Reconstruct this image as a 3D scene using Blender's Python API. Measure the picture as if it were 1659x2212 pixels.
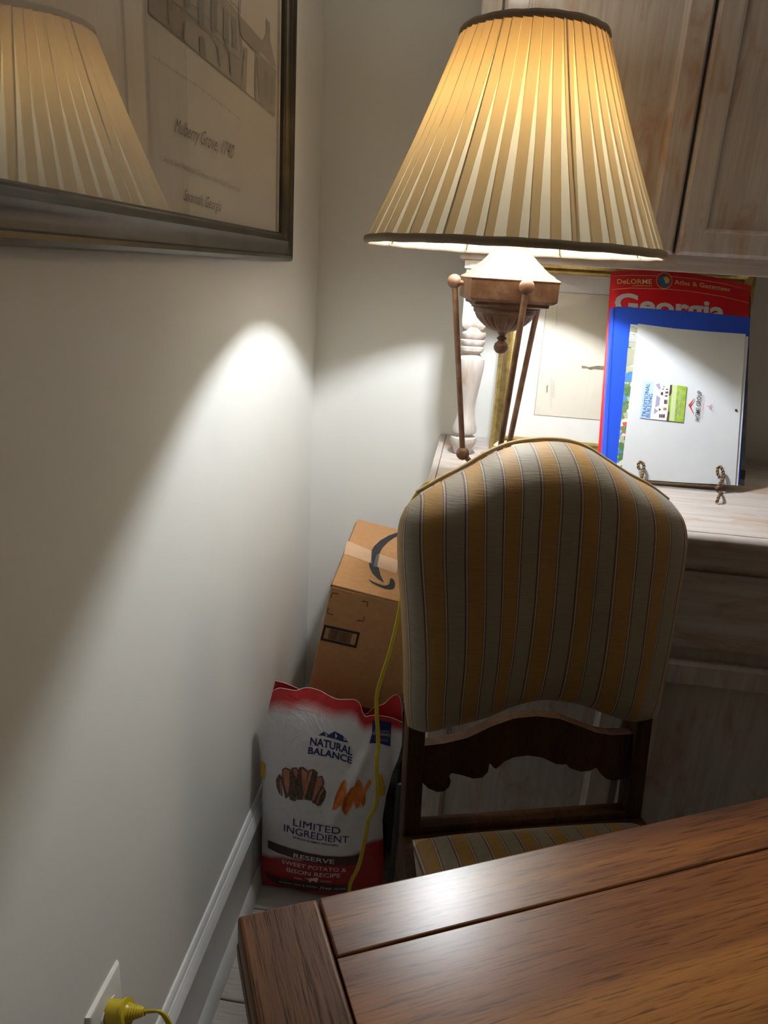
import bpy, bmesh, math, random
from mathutils import Vector, Matrix, noise
from math import sin, cos, pi, radians as R
random.seed(7)
for o in list(bpy.data.objects): bpy.data.objects.remove(o)
SC = bpy.context.scene
COL = SC.collection
# ---------------------------------------------------------------- camera
F = 1583.0
CAM = Vector((.366, -1.65, 1.263))
DN = Vector((-292.5, 4729, F)).normalized()
FW = Vector((221.5, -516, F)); FW = (FW - DN * FW.dot(DN)).normalized()
RT = DN.cross(FW)
ROT = Matrix((RT, FW, -DN))
def ray(px, py): return ROT @ Vector((px - 829.5, py - 1106.0, F))
def onx(px, py, x=0.): d = ray(px, py); return CAM + d * ((x - CAM.x) / d.x)
def ony(px, py, y=0.): d = ray(px, py); return CAM + d * ((y - CAM.y) / d.y)
def onz(px, py, z=0.): d = ray(px, py); return CAM + d * ((z - CAM.z) / d.z)
def onp(px, py, p, n): d = ray(px, py); return CAM + d * ((p - CAM).dot(n) / d.dot(n))
cd = bpy.data.cameras.new('camera'); cam = bpy.data.objects.new('camera', cd); COL.objects.link(cam)
cr, cu, cf = ROT @ Vector((1, 0, 0)), ROT @ Vector((0, -1, 0)), ROT @ Vector((0, 0, 1))
M = Matrix((cr, cu, -cf)).transposed().to_4x4(); M.translation = CAM
cam.matrix_world = M
cd.sensor_fit = 'VERTICAL'; cd.sensor_height = 36; cd.lens = F / 2212 * 36; cd.clip_start = .02
SC.camera = cam
# ---------------------------------------------------------------- world, lights, exposure
BULB = 810.0
W = bpy.data.worlds.new('world'); SC.world = W; W.use_nodes = True
W.node_tree.nodes['Background'].inputs[0].default_value = (1, .82, .62, 1)
W.node_tree.nodes['Background'].inputs[1].default_value = .01
SC.view_settings.view_transform = 'Standard'; SC.view_settings.look = 'None'
SC.view_settings.gamma = 1; SC.view_settings.exposure = 0.0
SC.view_settings.use_curve_mapping = False
al = bpy.data.lights.new('added_fill', 'AREA'); al.shape = 'DISK'; al.size = .5; al.energy = 7.5; al.color = (1, .80, .56)  # warm fill lamp added out of view to brighten the left wall
alo = bpy.data.objects.new('added_fill', al); COL.objects.link(alo); alo.location = (2.6, -.40, 2.5)
# ---------------------------------------------------------------- materials
def newmat(name):
    m = bpy.data.materials.new(name); m.use_nodes = True
    return m, m.node_tree, m.node_tree.nodes['Principled BSDF']
def sv(b, **k):
    for n, v in k.items():
        i = b.inputs[n.replace('_', ' ')]
        i.default_value = (*v, 1) if isinstance(v, tuple) and len(v) == 3 else v
def N(t, typ, **k):
    n = t.nodes.new(typ)
    for a, v in k.items(): setattr(n, a, v)
    return n
def mapping(t, scale=(1, 1, 1), rot=(0, 0, 0), coord='Object'):
    tc = N(t, 'ShaderNodeTexCoord'); mp = N(t, 'ShaderNodeMapping')
    mp.inputs['Scale'].default_value = scale; mp.inputs['Rotation'].default_value = rot
    if any(rot):
        m0 = N(t, 'ShaderNodeMapping'); m0.inputs['Rotation'].default_value = rot
        mp.inputs['Rotation'].default_value = (0, 0, 0)
        t.links.new(tc.outputs[coord], m0.inputs[0]); t.links.new(m0.outputs[0], mp.inputs[0])
    else: t.links.new(tc.outputs[coord], mp.inputs[0])
    return mp.outputs[0]
def nz(t, vec, scale, detail=4, rough=.55, dist=0):
    n = N(t, 'ShaderNodeTexNoise'); t.links.new(vec, n.inputs['Vector'])
    n.inputs['Scale'].default_value = scale; n.inputs['Detail'].default_value = detail
    n.inputs['Roughness'].default_value = rough; n.inputs['Distortion'].default_value = dist
    return n.outputs[0]
def ramp(t, fac, stops, interp='LINEAR'):
    r = N(t, 'ShaderNodeValToRGB'); t.links.new(fac, r.inputs[0]); cr_ = r.color_ramp; cr_.interpolation = interp
    while len(cr_.elements) < len(stops): cr_.elements.new(.5)
    for e, (p, c) in zip(cr_.elements, stops): e.position = p; e.color = (*c, 1)
    return r.outputs[0]
def mixc(t, fac, a, b, mode='MIX'):
    m = N(t, 'ShaderNodeMix', data_type='RGBA', blend_type=mode)
    for i, v in ((0, fac), (6, a), (7, b)):
        if hasattr(v, 'is_linked'): t.links.new(v, m.inputs[i])
        else: m.inputs[i].default_value = v if i == 0 else (*v, 1)
    return m.outputs[2]
def bump(t, b, h, st=.2, dist=.002):
    n = N(t, 'ShaderNodeBump'); n.inputs['Strength'].default_value = st; n.inputs['Distance'].default_value = dist
    t.links.new(h, n.inputs['Height']); t.links.new(n.outputs[0], b.inputs['Normal'])
def plain(name, c, rough=.5, metal=0., var=.08, scale=30, bmp=0., **k):
    m, t, b = newmat(name); v = mapping(t)
    n = nz(t, v, scale)
    lo = tuple(x * (1 - var) for x in c); hi = tuple(min(1, x * (1 + var)) for x in c)
    t.links.new(ramp(t, n, [(.3, lo), (.7, hi)]), b.inputs['Base Color'])
    sv(b, Roughness=rough, Metallic=metal, **k)
    if bmp: bump(t, b, nz(t, v, scale * 8), bmp, .001)
    return m
def whitewash(name, axis):
    m, t, b = newmat(name)
    st = {'z': (34, 34, 1.6), 'x': (1.6, 34, 34), 'y': (34, 1.6, 34)}[axis]
    v = mapping(t, st); g = nz(t, v, 3.2, 6, .6, .4)
    col = ramp(t, g, [(.25, (.40, .345, .315)), (.45, (.48, .43, .40)), (.6, (.54, .495, .47)), (.8, (.58, .54, .52))])
    v2 = mapping(t, {'z': (14, 14, 5), 'x': (5, 14, 14), 'y': (14, 5, 14)}[axis])
    p = ramp(t, nz(t, v2, 1.5, 5, .62, .8), [(.52, (0, 0, 0)), (.66, (.75, .75, .75))])
    t.links.new(mixc(t, p, col, (.40, .25, .16)), b.inputs['Base Color'])
    sv(b, Roughness=.55); bump(t, b, g, .25, .001)
    return m
def wood(name, axis, dark, mid, light, rough=.35, rot=0, scale=1., coat=.0, pores=.5):
    m, t, b = newmat(name)
    st = {'x': (1.5, 26, 26), 'y': (26, 1.5, 26), 'z': (26, 26, 1.5)}[axis]
    v = mapping(t, tuple(s * scale for s in st), (0, 0, rot))
    g = nz(t, v, 1.1, 7, .62, 1.2)
    vb = mapping(t, tuple({26: 5, 1.5: 1.2}[s_] * scale for s_ in st), (0, 0, rot)); gb = nz(t, vb, 1.3, 3, .5, .5)
    gm = N(t, 'ShaderNodeMath', operation='MULTIPLY_ADD'); t.links.new(gb, gm.inputs[0]); gm.inputs[1].default_value = .9; 
    gs = N(t, 'ShaderNodeMath', operation='MULTIPLY_ADD'); t.links.new(g, gs.inputs[0]); gs.inputs[1].default_value = .55; gs.inputs[2].default_value = -.22; t.links.new(gs.outputs[0], gm.inputs[2])
    col = ramp(t, gm.outputs[0], [(.28, dark), (.5, mid), (.72, light)])
    st2 = {'x': (14, 300, 300), 'y': (300, 14, 300), 'z': (300, 300, 14)}[axis]
    v2 = mapping(t, tuple(s * scale for s in st2), (0, 0, rot))
    p = nz(t, v2, 1.4, 3, .6, .3)
    pm = ramp(t, p, [(.35, (1, 1, 1)), (.47, (0, 0, 0))])
    t.links.new(mixc(t, mixc(t, pores, (0, 0, 0), pm), col, tuple(x * .25 for x in dark)), b.inputs['Base Color'])
    rr = ramp(t, p, [(.3, (rough + .2,) * 3), (.6, (rough,) * 3)])
    t.links.new(rr, b.inputs['Roughness'])
    sv(b, Coat_Weight=coat, Coat_Roughness=.27, Specular_IOR_Level=.12)
    bump(t, b, p, .35, .0012)
    return m
MT = {}
def setup_mats():
    m, t, b = newmat('wall_paint'); v = mapping(t)
    t.links.new(ramp(t, nz(t, v, 3), [(.3, (.735, .73, .69)), (.7, (.765, .76, .72))]), b.inputs['Base Color'])
    sv(b, Roughness=.7); bump(t, b, nz(t, v, 260, 3), .12, .0008); MT['wall'] = m
    MT['trim'] = plain('white_trim_paint', (.78, .78, .78), .3, var=.03)
    MT['ceil'] = plain('ceiling_paint', (.7, .68, .64), .9)
    MT['wz'] = whitewash('whitewashed_wood_upright', 'z'); MT['wx'] = whitewash('whitewashed_wood_level', 'x')
    MT['wy'] = whitewash('whitewashed_wood_deep', 'y')
    a = R(26.3)
    tb = ((.044, .013, .004), (.165, .055, .012), (.31, .122, .025))
    MT['tx'] = wood('table_wood_long', 'x', *tb, rough=.6, rot=-a, coat=.5, pores=.55)
    tb2 = ((.022, .009, .005), (.085, .035, .014), (.16, .068, .024))
    MT['ty'] = wood('table_wood_end', 'y', *tb2, rough=.5, rot=-a, coat=.15, pores=.7)
    MT['dark'] = wood('dark_chair_wood', 'z', (.015, .007, .004), (.045, .020, .010), (.085, .040, .018), rough=.45)
    MT['floor'] = wood('limed_floor_wood', 'x', (.30, .27, .25), (.52, .49, .46), (.62, .60, .57), rough=.5, scale=.8, pores=.35)
    MT['gap'] = plain('dark_joint', (.05, .035, .03), .9)
    # lampshade cloth
    def cloth(name, T, D, k, topc):
        m = bpy.data.materials.new(name); m.use_nodes = True; t = m.node_tree; t.nodes.clear()
        out = N(t, 'ShaderNodeOutputMaterial'); tr = N(t, 'ShaderNodeBsdfTranslucent'); di = N(t, 'ShaderNodeBsdfDiffuse')
        tc = N(t, 'ShaderNodeTexCoord'); sp = N(t, 'ShaderNodeSeparateXYZ'); t.links.new(tc.outputs['UV'], sp.inputs[0])
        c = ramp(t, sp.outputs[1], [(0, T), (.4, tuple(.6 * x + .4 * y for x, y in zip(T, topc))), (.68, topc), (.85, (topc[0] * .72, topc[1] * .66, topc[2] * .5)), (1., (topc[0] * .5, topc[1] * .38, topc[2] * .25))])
        v = mapping(t, (400, 400, 60)); f = ramp(t, nz(t, v, 1.2, 2), [(.3, (.93, .93, .93)), (.7, (1, 1, 1))])
        c2 = mixc(t, 1., c, f, 'MULTIPLY')
        t.links.new(c2, tr.inputs[0]); di.inputs[0].default_value = (*D, 1)
        ad = N(t, 'ShaderNodeAddShader'); t.links.new(tr.outputs[0], ad.inputs[0]); t.links.new(di.outputs[0], ad.inputs[1])
        t.links.new(ad.outputs[0], out.inputs[0]); return m
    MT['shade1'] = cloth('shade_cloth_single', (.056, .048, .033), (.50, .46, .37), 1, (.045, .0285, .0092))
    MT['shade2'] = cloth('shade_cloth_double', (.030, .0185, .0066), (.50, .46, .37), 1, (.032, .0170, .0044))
    MT['band'] = plain('shade_band', (.28, .22, .15), .8)
    m = bpy.data.materials.new('lit_bulb'); m.use_nodes = True; t = m.node_tree; t.nodes.clear()
    out = N(t, 'ShaderNodeOutputMaterial'); em = N(t, 'ShaderNodeEmission'); em.inputs[0].default_value = (.94, .995, 1.05, 1)
    em.inputs[1].default_value = BULB; t.links.new(em.outputs[0], out.inputs[0]); MT['bulb'] = m
    m, t, b = newmat('copper_clay'); v = mapping(t, (1, 1, 1)); n = nz(t, v, 45, 6, .65)
    t.links.new(ramp(t, n, [(.3, (.115, .050, .026)), (.5, (.17, .083, .046)), (.68, (.24, .14, .09))]), b.inputs['Base Color'])
    sv(b, Roughness=.45, Metallic=.1); MT['clay'] = m
    MT['brass'] = plain('brass', (.6, .42, .16), .3, 1.)
    m, t, b = newmat('gold_leaf'); v = mapping(t); n = nz(t, v, 60, 6, .7)
    t.links.new(ramp(t, n, [(.3, (.35, .25, .08)), (.6, (.62, .48, .19)), (.8, (.75, .62, .30))]), b.inputs['Base Color'])
    sv(b, Roughness=.28, Metallic=.85); MT['gold'] = m
    m, t, b = newmat('pewter_black'); v = mapping(t); n = nz(t, v, 20, 4)
    t.links.new(ramp(t, n, [(.3, (.06, .054, .042)), (.7, (.10, .09, .07))]), b.inputs['Base Color'])
    sv(b, Roughness=.33, Metallic=.5); MT['pewter'] = m
    MT['paper'] = plain('white_paper', (.58, .60, .63), .6, var=.02)
    MT['mat'] = plain('mat_board', (.80, .79, .76), .8, var=.02)
    MT['cream'] = plain('cream_print_paper', (.72, .66, .56), .8, var=.03, scale=6)
    MT['cream2'] = plain('cream_inner_paper', (.70, .65, .55), .8, var=.02)
    MT['wash1'] = plain('sepia_wash_light', (.44, .38, .30), .8)
    MT['wash2'] = plain('sepia_wash_dark', (.27, .24, .19), .8)
    MT['wash3'] = plain('sepia_wash_mid', (.37, .31, .245), .8)
    MT['ink'] = plain('brown_ink', (.20, .14, .10), .7)
    MT['fink'] = plain('faint_ink', (.42, .36, .29), .7)
    m = bpy.data.materials.new('picture_glass'); m.use_nodes = True; t = m.node_tree; t.nodes.clear()
    out = N(t, 'ShaderNodeOutputMaterial'); tr = N(t, 'ShaderNodeBsdfTransparent'); gl = N(t, 'ShaderNodeBsdfGlossy'); gl.inputs['Roughness'].default_value = 0.01
    fr = N(t, 'ShaderNodeFresnel'); fr.inputs[0].default_value = 2.6
    ge = N(t, 'ShaderNodeNewGeometry'); bf = N(t, 'ShaderNodeMath', operation='SUBTRACT'); bf.inputs[0].default_value = 1; t.links.new(ge.outputs['Backfacing'], bf.inputs[1])
    ml = N(t, 'ShaderNodeMath', operation='MULTIPLY'); t.links.new(fr.outputs[0], ml.inputs[0]); t.links.new(bf.outputs[0], ml.inputs[1])
    mx = N(t, 'ShaderNodeMixShader'); t.links.new(ml.outputs[0], mx.inputs[0]); t.links.new(tr.outputs[0], mx.inputs[1]); t.links.new(gl.outputs[0], mx.inputs[2])
    t.links.new(mx.outputs[0], out.inputs[0]); MT['glass'] = m
    m = m.copy(); m.name = 'desk_picture_glass'; m.node_tree.nodes['Fresnel'].inputs[0].default_value = 1.45; MT['glass2'] = m
    # striped upholstery
    m, t, b = newmat('striped_upholstery')
    tc = N(t, 'ShaderNodeTexCoord'); sp = N(t, 'ShaderNodeSeparateXYZ'); t.links.new(tc.outputs['UV'], sp.inputs[0])
    fr_ = N(t, 'ShaderNodeMath', operation='FRACT'); t.links.new(sp.outputs[0], fr_.inputs[0])
    gold, grey, red, pale, dk = (.30, .155, .026), (.24, .20, .14), (.10, .025, .015), (.36, .33, .24), (.08, .05, .02)
    st = []
    for base, c in ((0, gold), (.5, grey)):
        st += [(base, red), (base + .02, pale), (base + .045, dk), (base + .057, c), (base + .465, c), (base + .475, dk)]
    st = [(0.0, red), (.022, pale), (.060, dk), (.078, gold), (.475, dk), (.492, pale), (.53, red), (.555, grey), (.978, red)]
    col = ramp(t, fr_.outputs[0], st, 'CONSTANT')
    v = mapping(t, (50, 50, 900)); n = nz(t, v, 1., 2)
    v3 = mapping(t); n3 = nz(t, v3, 14, 4)
    c1 = mixc(t, .75, col, ramp(t, n, [(.3, (.72, .72, .72)), (.7, (1, 1, 1))]), 'MULTIPLY')
    c2 = mixc(t, .6, c1, ramp(t, n3, [(.3, (.75, .75, .75)), (.7, (1, 1, 1))]), 'MULTIPLY')
    t.links.new(c2, b.inputs['Base Color']); sv(b, Roughness=.6, Sheen_Weight=.15); bump(t, b, n, .3, .001)
    MT['stripe'] = m
    MT['piping'] = plain('tan_piping', (.33, .22, .10), .7)
    # cardboard
    m, t, b = newmat('cardboard'); v = mapping(t, (1, 1, 1)); n = nz(t, v, 90, 4)
    t.links.new(ramp(t, n, [(.3, (.38, .19, .075)), (.7, (.44, .225, .092))]), b.inputs['Base Color']); sv(b, Roughness=.75); MT['card'] = m
    MT['cardedge'] = plain('cardboard_edge', (.22, .13, .07), .9)
    MT['black'] = plain('black_print', (.014, .014, .016), .8)
    MT['tape'] = plain('clear_tape', (.50, .30, .17), .3)
    MT['tape2'] = plain('tape_over_black', (.06, .06, .065), .4)
    # dog food bag print
    m, t, b = newmat('bag_film')
    tc = N(t, 'ShaderNodeTexCoord'); sp = N(t, 'ShaderNodeSeparateXYZ'); t.links.new(tc.outputs['UV'], sp.inputs[0])
    v = mapping(t); n = nz(t, v, 30, 5)
    ad = N(t, 'ShaderNodeMath', operation='MULTIPLY_ADD'); t.links.new(n, ad.inputs[0]); ad.inputs[1].default_value = .02; t.links.new(sp.outputs[1], ad.inputs[2])
    red, wh = (.46, .018, .022), (.72, .71, .74)
    col = ramp(t, ad.outputs[0], [(0, (.33, .012, .014)), (.215, (.36, .012, .014)), (.235, wh), (.86, wh), (.91, (.58, .20, .22)), (.945, red)])
    t.links.new(col, b.inputs['Base Color']); sv(b, Roughness=.38); bump(t, b, nz(t, v, 16, 4, .6, 1.2), .6, .007); MT['bag'] = m
    MT['bagred'] = plain('bag_red_film', (.46, .02, .025), .4)
    MT['bagedge'] = plain('bag_cut_edge', (.75, .5, .45), .5)
    MT['navy'] = plain('navy_print', (.012, .02, .13), .5)
    MT['brownband'] = plain('brown_print', (.055, .022, .022), .5)
    MT['white'] = plain('white_print', (.75, .72, .70), .5)
    m, t, b = newmat('seared_meat_print'); v = mapping(t); n = nz(t, v, 160, 5, .7)
    t.links.new(ramp(t, n, [(.35, (.03, .015, .01)), (.6, (.13, .07, .035)), (.75, (.25, .15, .08))]), b.inputs['Base Color']); MT['sear'] = m
    MT['meat'] = plain('pink_meat_print', (.44, .17, .10), .5, var=.25, scale=60)
    MT['orange'] = plain('sweet_potato_print', (.72, .20, .03), .5, var=.25, scale=50)
    MT['orange2'] = plain('sweet_potato_shade_print', (.50, .12, .02), .5, var=.2, scale=50)
    MT['yellow'] = plain('yellow_print', (.70, .42, .04), .5, var=.2, scale=120)
    m, t, b = newmat('yellow_cord_vinyl'); sv(b, Base_Color=(.52, .40, .02), Roughness=.3); b.inputs['Subsurface Weight'].default_value = .1
    MT['cord'] = m
    MT['plastic'] = plain('white_plastic', (.78, .76, .72), .35, var=.01)
    MT['blackp'] = plain('black_plastic', (.012, .013, .015), .35)
    m, t, b = newmat('blue_plastic'); sv(b, Base_Color=(.018, .07, .55), Roughness=.22); MT['blue'] = m
    m, t, b = newmat('red_cover'); sv(b, Base_Color=(.62, .012, .018), Roughness=.25); MT['redc'] = m
    MT['goldp'] = plain('gold_print', (.75, .55, .20), .4)
    MT['globe'] = plain('globe_print', (.03, .14, .32), .4, var=.6, scale=90)
    m, t, b = newmat('brochure_print'); v = mapping(t); vo = N(t, 'ShaderNodeTexVoronoi'); t.links.new(v, vo.inputs['Vector']); vo.inputs['Scale'].default_value = 120
    sx = N(t, 'ShaderNodeSeparateXYZ'); t.links.new(vo.outputs['Color'], sx.inputs[0])
    t.links.new(ramp(t, sx.outputs[0], [(0, (.05, .13, .04)), (.3, (.35, .38, .22)), (.5, (.6, .6, .52)), (.68, (.55, .05, .04)), (.78, (.05, .18, .4)), (.85, (.10, .16, .06))], 'CONSTANT'), b.inputs['Base Color']); MT['broch'] = m
    MT['sage'] = plain('sage_print', (.30, .31, .22), .5)
    MT['lakeblue'] = plain('lake_blue_print', (.04, .16, .42), .5)
    MT['mapsheet'] = plain('dark_map_print', (.10, .12, .10), .5, var=.4, scale=60)
    MT['skyp'] = plain('pale_sky_print', (.42, .55, .78), .5); MT['roofp'] = plain('slate_roof_print', (.30, .29, .45), .5)
    MT['housep'] = plain('white_house_print', (.70, .69, .74), .5); MT['greenp'] = plain('lawn_print', (.25, .38, .04), .5, var=.3, scale=100)
    MT['greenl'] = plain('pale_lawn_print', (.48, .56, .30), .5)
    MT['bluetext'] = plain('blue_ink', (.03, .12, .42), .5); MT['redtext'] = plain('red_ink', (.5, .02, .03), .5)
    MT['wire'] = plain('rusty_wire', (.17, .105, .055), .5, .5, var=.3, scale=200)
    MT['twig'] = plain('twig_print', (.22, .17, .11), .7, var=.3, scale=200)
setup_mats()
# ---------------------------------------------------------------- object helpers
ORG = {}
def reg(o, parent, loc):
    COL.objects.link(o)
    if parent is not None: o.parent = parent; ORG[o] = ORG[parent]
    else: o.location = loc; ORG[o] = Vector(loc)
def thing(name, label, cat, loc, group=None):
    o = bpy.data.objects.new(name, None); o.empty_display_size = .05; reg(o, None, loc)
    o['label'] = label; o['category'] = cat
    if group: o['group'] = group
    return o
def tag(o, label, cat): o['label'] = label; o['category'] = cat; return o
def mesh(name, V, Fc, m, parent=None, loc=None, smooth=False, uv=None, mi=None, label=None, bevel=0, seg=2, auto=None, kind=None):
    V = [Vector(v) for v in V]
    org = ORG[parent] if parent is not None else Vector(loc if loc is not None else (0, 0, 0))
    me = bpy.data.meshes.new(name); me.from_pydata([tuple(v - org) for v in V], [], [tuple(f) for f in Fc])
    for mm in (m if isinstance(m, (list, tuple)) else [m]): me.materials.append(MT[mm])
    if mi: me.polygons.foreach_set('material_index', mi)
    if uv:
        ul = me.uv_layers.new(name='UVMap')
        for l in me.loops: ul.data[l.index].uv = uv[l.vertex_index]
    bm = bmesh.new(); bm.from_mesh(me)
    if bevel:
        es = [e for e in bm.edges if len(e.link_faces) == 2 and e.calc_face_angle(0) > .5]
        bmesh.ops.bevel(bm, geom=es, offset=bevel, segments=seg, affect='EDGES', profile=.5, clamp_overlap=True)
    if not uv and not mi: bmesh.ops.recalc_face_normals(bm, faces=bm.faces)
    bm.to_mesh(me); bm.free()
    if smooth:
        for p in me.polygons: p.use_smooth = True
        if auto: me.set_sharp_from_angle(angle=R(auto))
    o = bpy.data.objects.new(name, me); reg(o, parent, org)
    if label: o['label'] = label
    if kind: o['kind'] = kind
    return o
BOXF = [(0, 3, 2, 1), (4, 5, 6, 7), (0, 1, 5, 4), (1, 2, 6, 5), (2, 3, 7, 6), (3, 0, 4, 7)]
def box(name, x0, x1, y0, y1, z0, z1, m, parent=None, bevel=.0015, **k):
    V = [(x0, y0, z0), (x1, y0, z0), (x1, y1, z0), (x0, y1, z0), (x0, y0, z1), (x1, y0, z1), (x1, y1, z1), (x0, y1, z1)]
    if parent is None and 'loc' not in k: k['loc'] = ((x0 + x1) / 2, (y0 + y1) / 2, z0)
    return mesh(name, V, BOXF, m, parent, bevel=bevel, **k)
def obox(name, P, a, b, c, m, parent, bevel=.0015, **k):      # oriented box from corner P with edge vectors
    P, a, b, c = map(Vector, (P, a, b, c))
    V = [P, P + a, P + a + b, P + b, P + c, P + a + c, P + a + b + c, P + b + c]
    return mesh(name, V, BOXF, m, parent, bevel=bevel, **k)
def lathe_vf(prof, c, n=32, flute=None):
    V, Fc = [], []
    for (r, z) in prof:
        for k in range(n):
            a = 2 * pi * k / n; rr = r * (flute(a, z) if flute else 1)
            V.append((c[0] + rr * cos(a), c[1] + rr * sin(a), z))
    for i in range(len(prof) - 1):
        for k in range(n):
            j = (k + 1) % n; Fc.append((i * n + k, i * n + j, (i + 1) * n + j, (i + 1) * n + k))
    if prof[0][0] > 1e-5: Fc.append(tuple(range(n))[::-1])
    if prof[-1][0] > 1e-5: Fc.append(tuple((len(prof) - 1) * n + k for k in range(n)))
    return V, Fc
def lathe(name, prof, c, m, parent=None, n=32, flute=None, **k):
    V, Fc = lathe_vf(prof, c, n, flute); return mesh(name, V, Fc, m, parent, smooth=True, auto=50, **k)
def ball(name, c, r, m, parent, n=20, **k):
    return lathe(name, [(max(1e-6, r * sin(pi * i / 12)), c[2] - r * cos(pi * i / 12)) for i in range(13)], c, m, parent, n=n, **k)
def smoothpath(P, n=8):
    P = [Vector(p) for p in P]; Q = []
    for i in range(len(P) - 1):
        a, b, c, d = P[max(0, i - 1)], P[i], P[i + 1], P[min(len(P) - 1, i + 2)]
        for k in range(n):
            t = k / n; Q.append(.5 * ((2 * b) + (c - a) * t + (2 * a - 5 * b + 4 * c - d) * t * t + (3 * b - a - 3 * c + d) * t ** 3))
    Q.append(P[-1]); return Q
def tube_vf(P, r, n=10, flat=1., side=None):
    V, Fc = [], []; P = [Vector(p) for p in P]; up = Vector((.13, .2, .97)).normalized() if side is None else Vector(side)
    T0 = (P[1] - P[0]).normalized(); u = (up - T0 * up.dot(T0)).normalized()
    for i, p in enumerate(P):
        T = (P[min(i + 1, len(P) - 1)] - P[max(i - 1, 0)]).normalized()
        u = (u - T * u.dot(T)).normalized(); w = T.cross(u)
        rr = r(i / (len(P) - 1)) if callable(r) else r
        for k in range(n):
            a = 2 * pi * k / n; V.append(p + u * (rr * cos(a)) + w * (rr * flat * sin(a)))
    for i in range(len(P) - 1):
        for k in range(n):
            j = (k + 1) % n; Fc.append((i * n + k, i * n + j, (i + 1) * n + j, (i + 1) * n + k))
    Fc.append(tuple(range(n))[::-1]); Fc.append(tuple((len(P) - 1) * n + k for k in range(n)))
    return V, Fc
def tube(name, P, r, m, parent=None, n=10, **k):
    fl = k.pop('flat', 1.); sd = k.pop('side', None)
    V, Fc = tube_vf(P, r, n, fl, sd); return mesh(name, V, Fc, m, parent, smooth=True, auto=60, **k)
def join(*vfs):
    V, Fc = [], []
    for v, f in vfs:
        o = len(V); V += list(v); Fc += [tuple(i + o for i in q) for q in f]
    return V, Fc
def rectloft(name, x0, x1, z0, z1, prof, P, m, parent, **k):   # mitred rectangular moulding; prof = (inset, height); P(a,b,h)->world
    V, Fc = [], []; n = len(prof)
    for (w, h) in prof: V += [P(x0 + w, z0 + w, h), P(x1 - w, z0 + w, h), P(x1 - w, z1 - w, h), P(x0 + w, z1 - w, h)]
    for i in range(n - 1):
        for k_ in range(4):
            j = (k_ + 1) % 4; Fc.append((i * 4 + k_, i * 4 + j, (i + 1) * 4 + j, (i + 1) * 4 + k_))
    for k_ in range(4): j = (k_ + 1) % 4; Fc.append(((n - 1) * 4 + k_, (n - 1) * 4 + j, j, k_))
    return mesh(name, V, Fc, m, parent, smooth=True, auto=25, **k)
# flat print: polygons / lettering put on a real surface.  S(px,py) -> point on that surface
def decal(name, polys, S, m, parent, lift=Vector((0, -.0004, 0)), **k):
    V, Fc = [], []
    for pl in polys:
        o = len(V); V += [S(*p) + lift for p in pl]; Fc.append(tuple(range(o, o + len(pl))))
    return mesh(name, V, Fc, m, parent, **k)
def fine_decal(name, polys, S, m, parent, lift, mx=7., **k):
    bm = bmesh.new()
    for pl in polys: bm.faces.new([bm.verts.new((p[0], p[1], 0)) for p in pl])
    bmesh.ops.triangulate(bm, faces=bm.faces)
    for _ in range(4):
        es = [e for e in bm.edges if e.calc_length() > mx]
        if not es: break
        bmesh.ops.subdivide_edges(bm, edges=es, cuts=1); bmesh.ops.triangulate(bm, faces=bm.faces)
    bm.verts.index_update(); V = [S(v.co.x, v.co.y) + lift for v in bm.verts]; Fc = [tuple(v.index for v in f.verts) for f in bm.faces]; bm.free()
    return mesh(name, V, Fc, m, parent, **k)
def stroke(pts, w):
    L, Rr = [], []
    for i, p in enumerate(pts):
        a = Vector(pts[max(0, i - 1)]); b = Vector(pts[min(len(pts) - 1, i + 1)]); d = (b - a).normalized(); n = Vector((-d.y, d.x)) * w / 2
        q = Vector(p); L.append(tuple(q + n)); Rr.append(tuple(q - n))
    return [[L[i], L[i + 1], Rr[i + 1], Rr[i]] for i in range(len(L) - 1)]
_tc = {}
def glyphs(s, shear=0., bold=0.):
    key = (s, shear, bold)
    if key in _tc: return _tc[key]
    c = bpy.data.curves.new('t', 'FONT'); c.body = s; c.shear = shear; c.offset = bold; c.fill_mode = 'BOTH'; c.resolution_u = 3
    o = bpy.data.objects.new('t', c); COL.objects.link(o)
    dg = bpy.context.evaluated_depsgraph_get(); dg.update(); me = bpy.data.meshes.new_from_object(o.evaluated_get(dg))
    V = [(v.co.x, v.co.y) for v in me.vertices]; Fc = [tuple(p.vertices) for p in me.polygons]
    bpy.data.objects.remove(o); bpy.data.curves.remove(c); bpy.data.meshes.remove(me)
    _tc[key] = (V, Fc); return V, Fc
def text(name, s, p0, p1, up, S, m, parent, lift=Vector((0, -.0006, 0)), shear=0., bold=.0, arc=0., **k):
    V, Fc = glyphs(s, shear, bold); x0 = min(v[0] for v in V); x1 = max(v[0] for v in V); p0, p1, up = Vector(p0), Vector(p1), Vector(up)
    Q = []
    for x, y in V:
        f = (x - x0) / (x1 - x0); q = p0 + (p1 - p0) * f + up * (y / .729) + Vector((0, arc * 4 * f * (1 - f)))
        Q.append(S(q.x, q.y) + lift)
    return mesh(name, Q, Fc, m, parent, **k)
def quadtext(s, p0, p1, up, **k): return (s, p0, p1, up, k)
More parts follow.
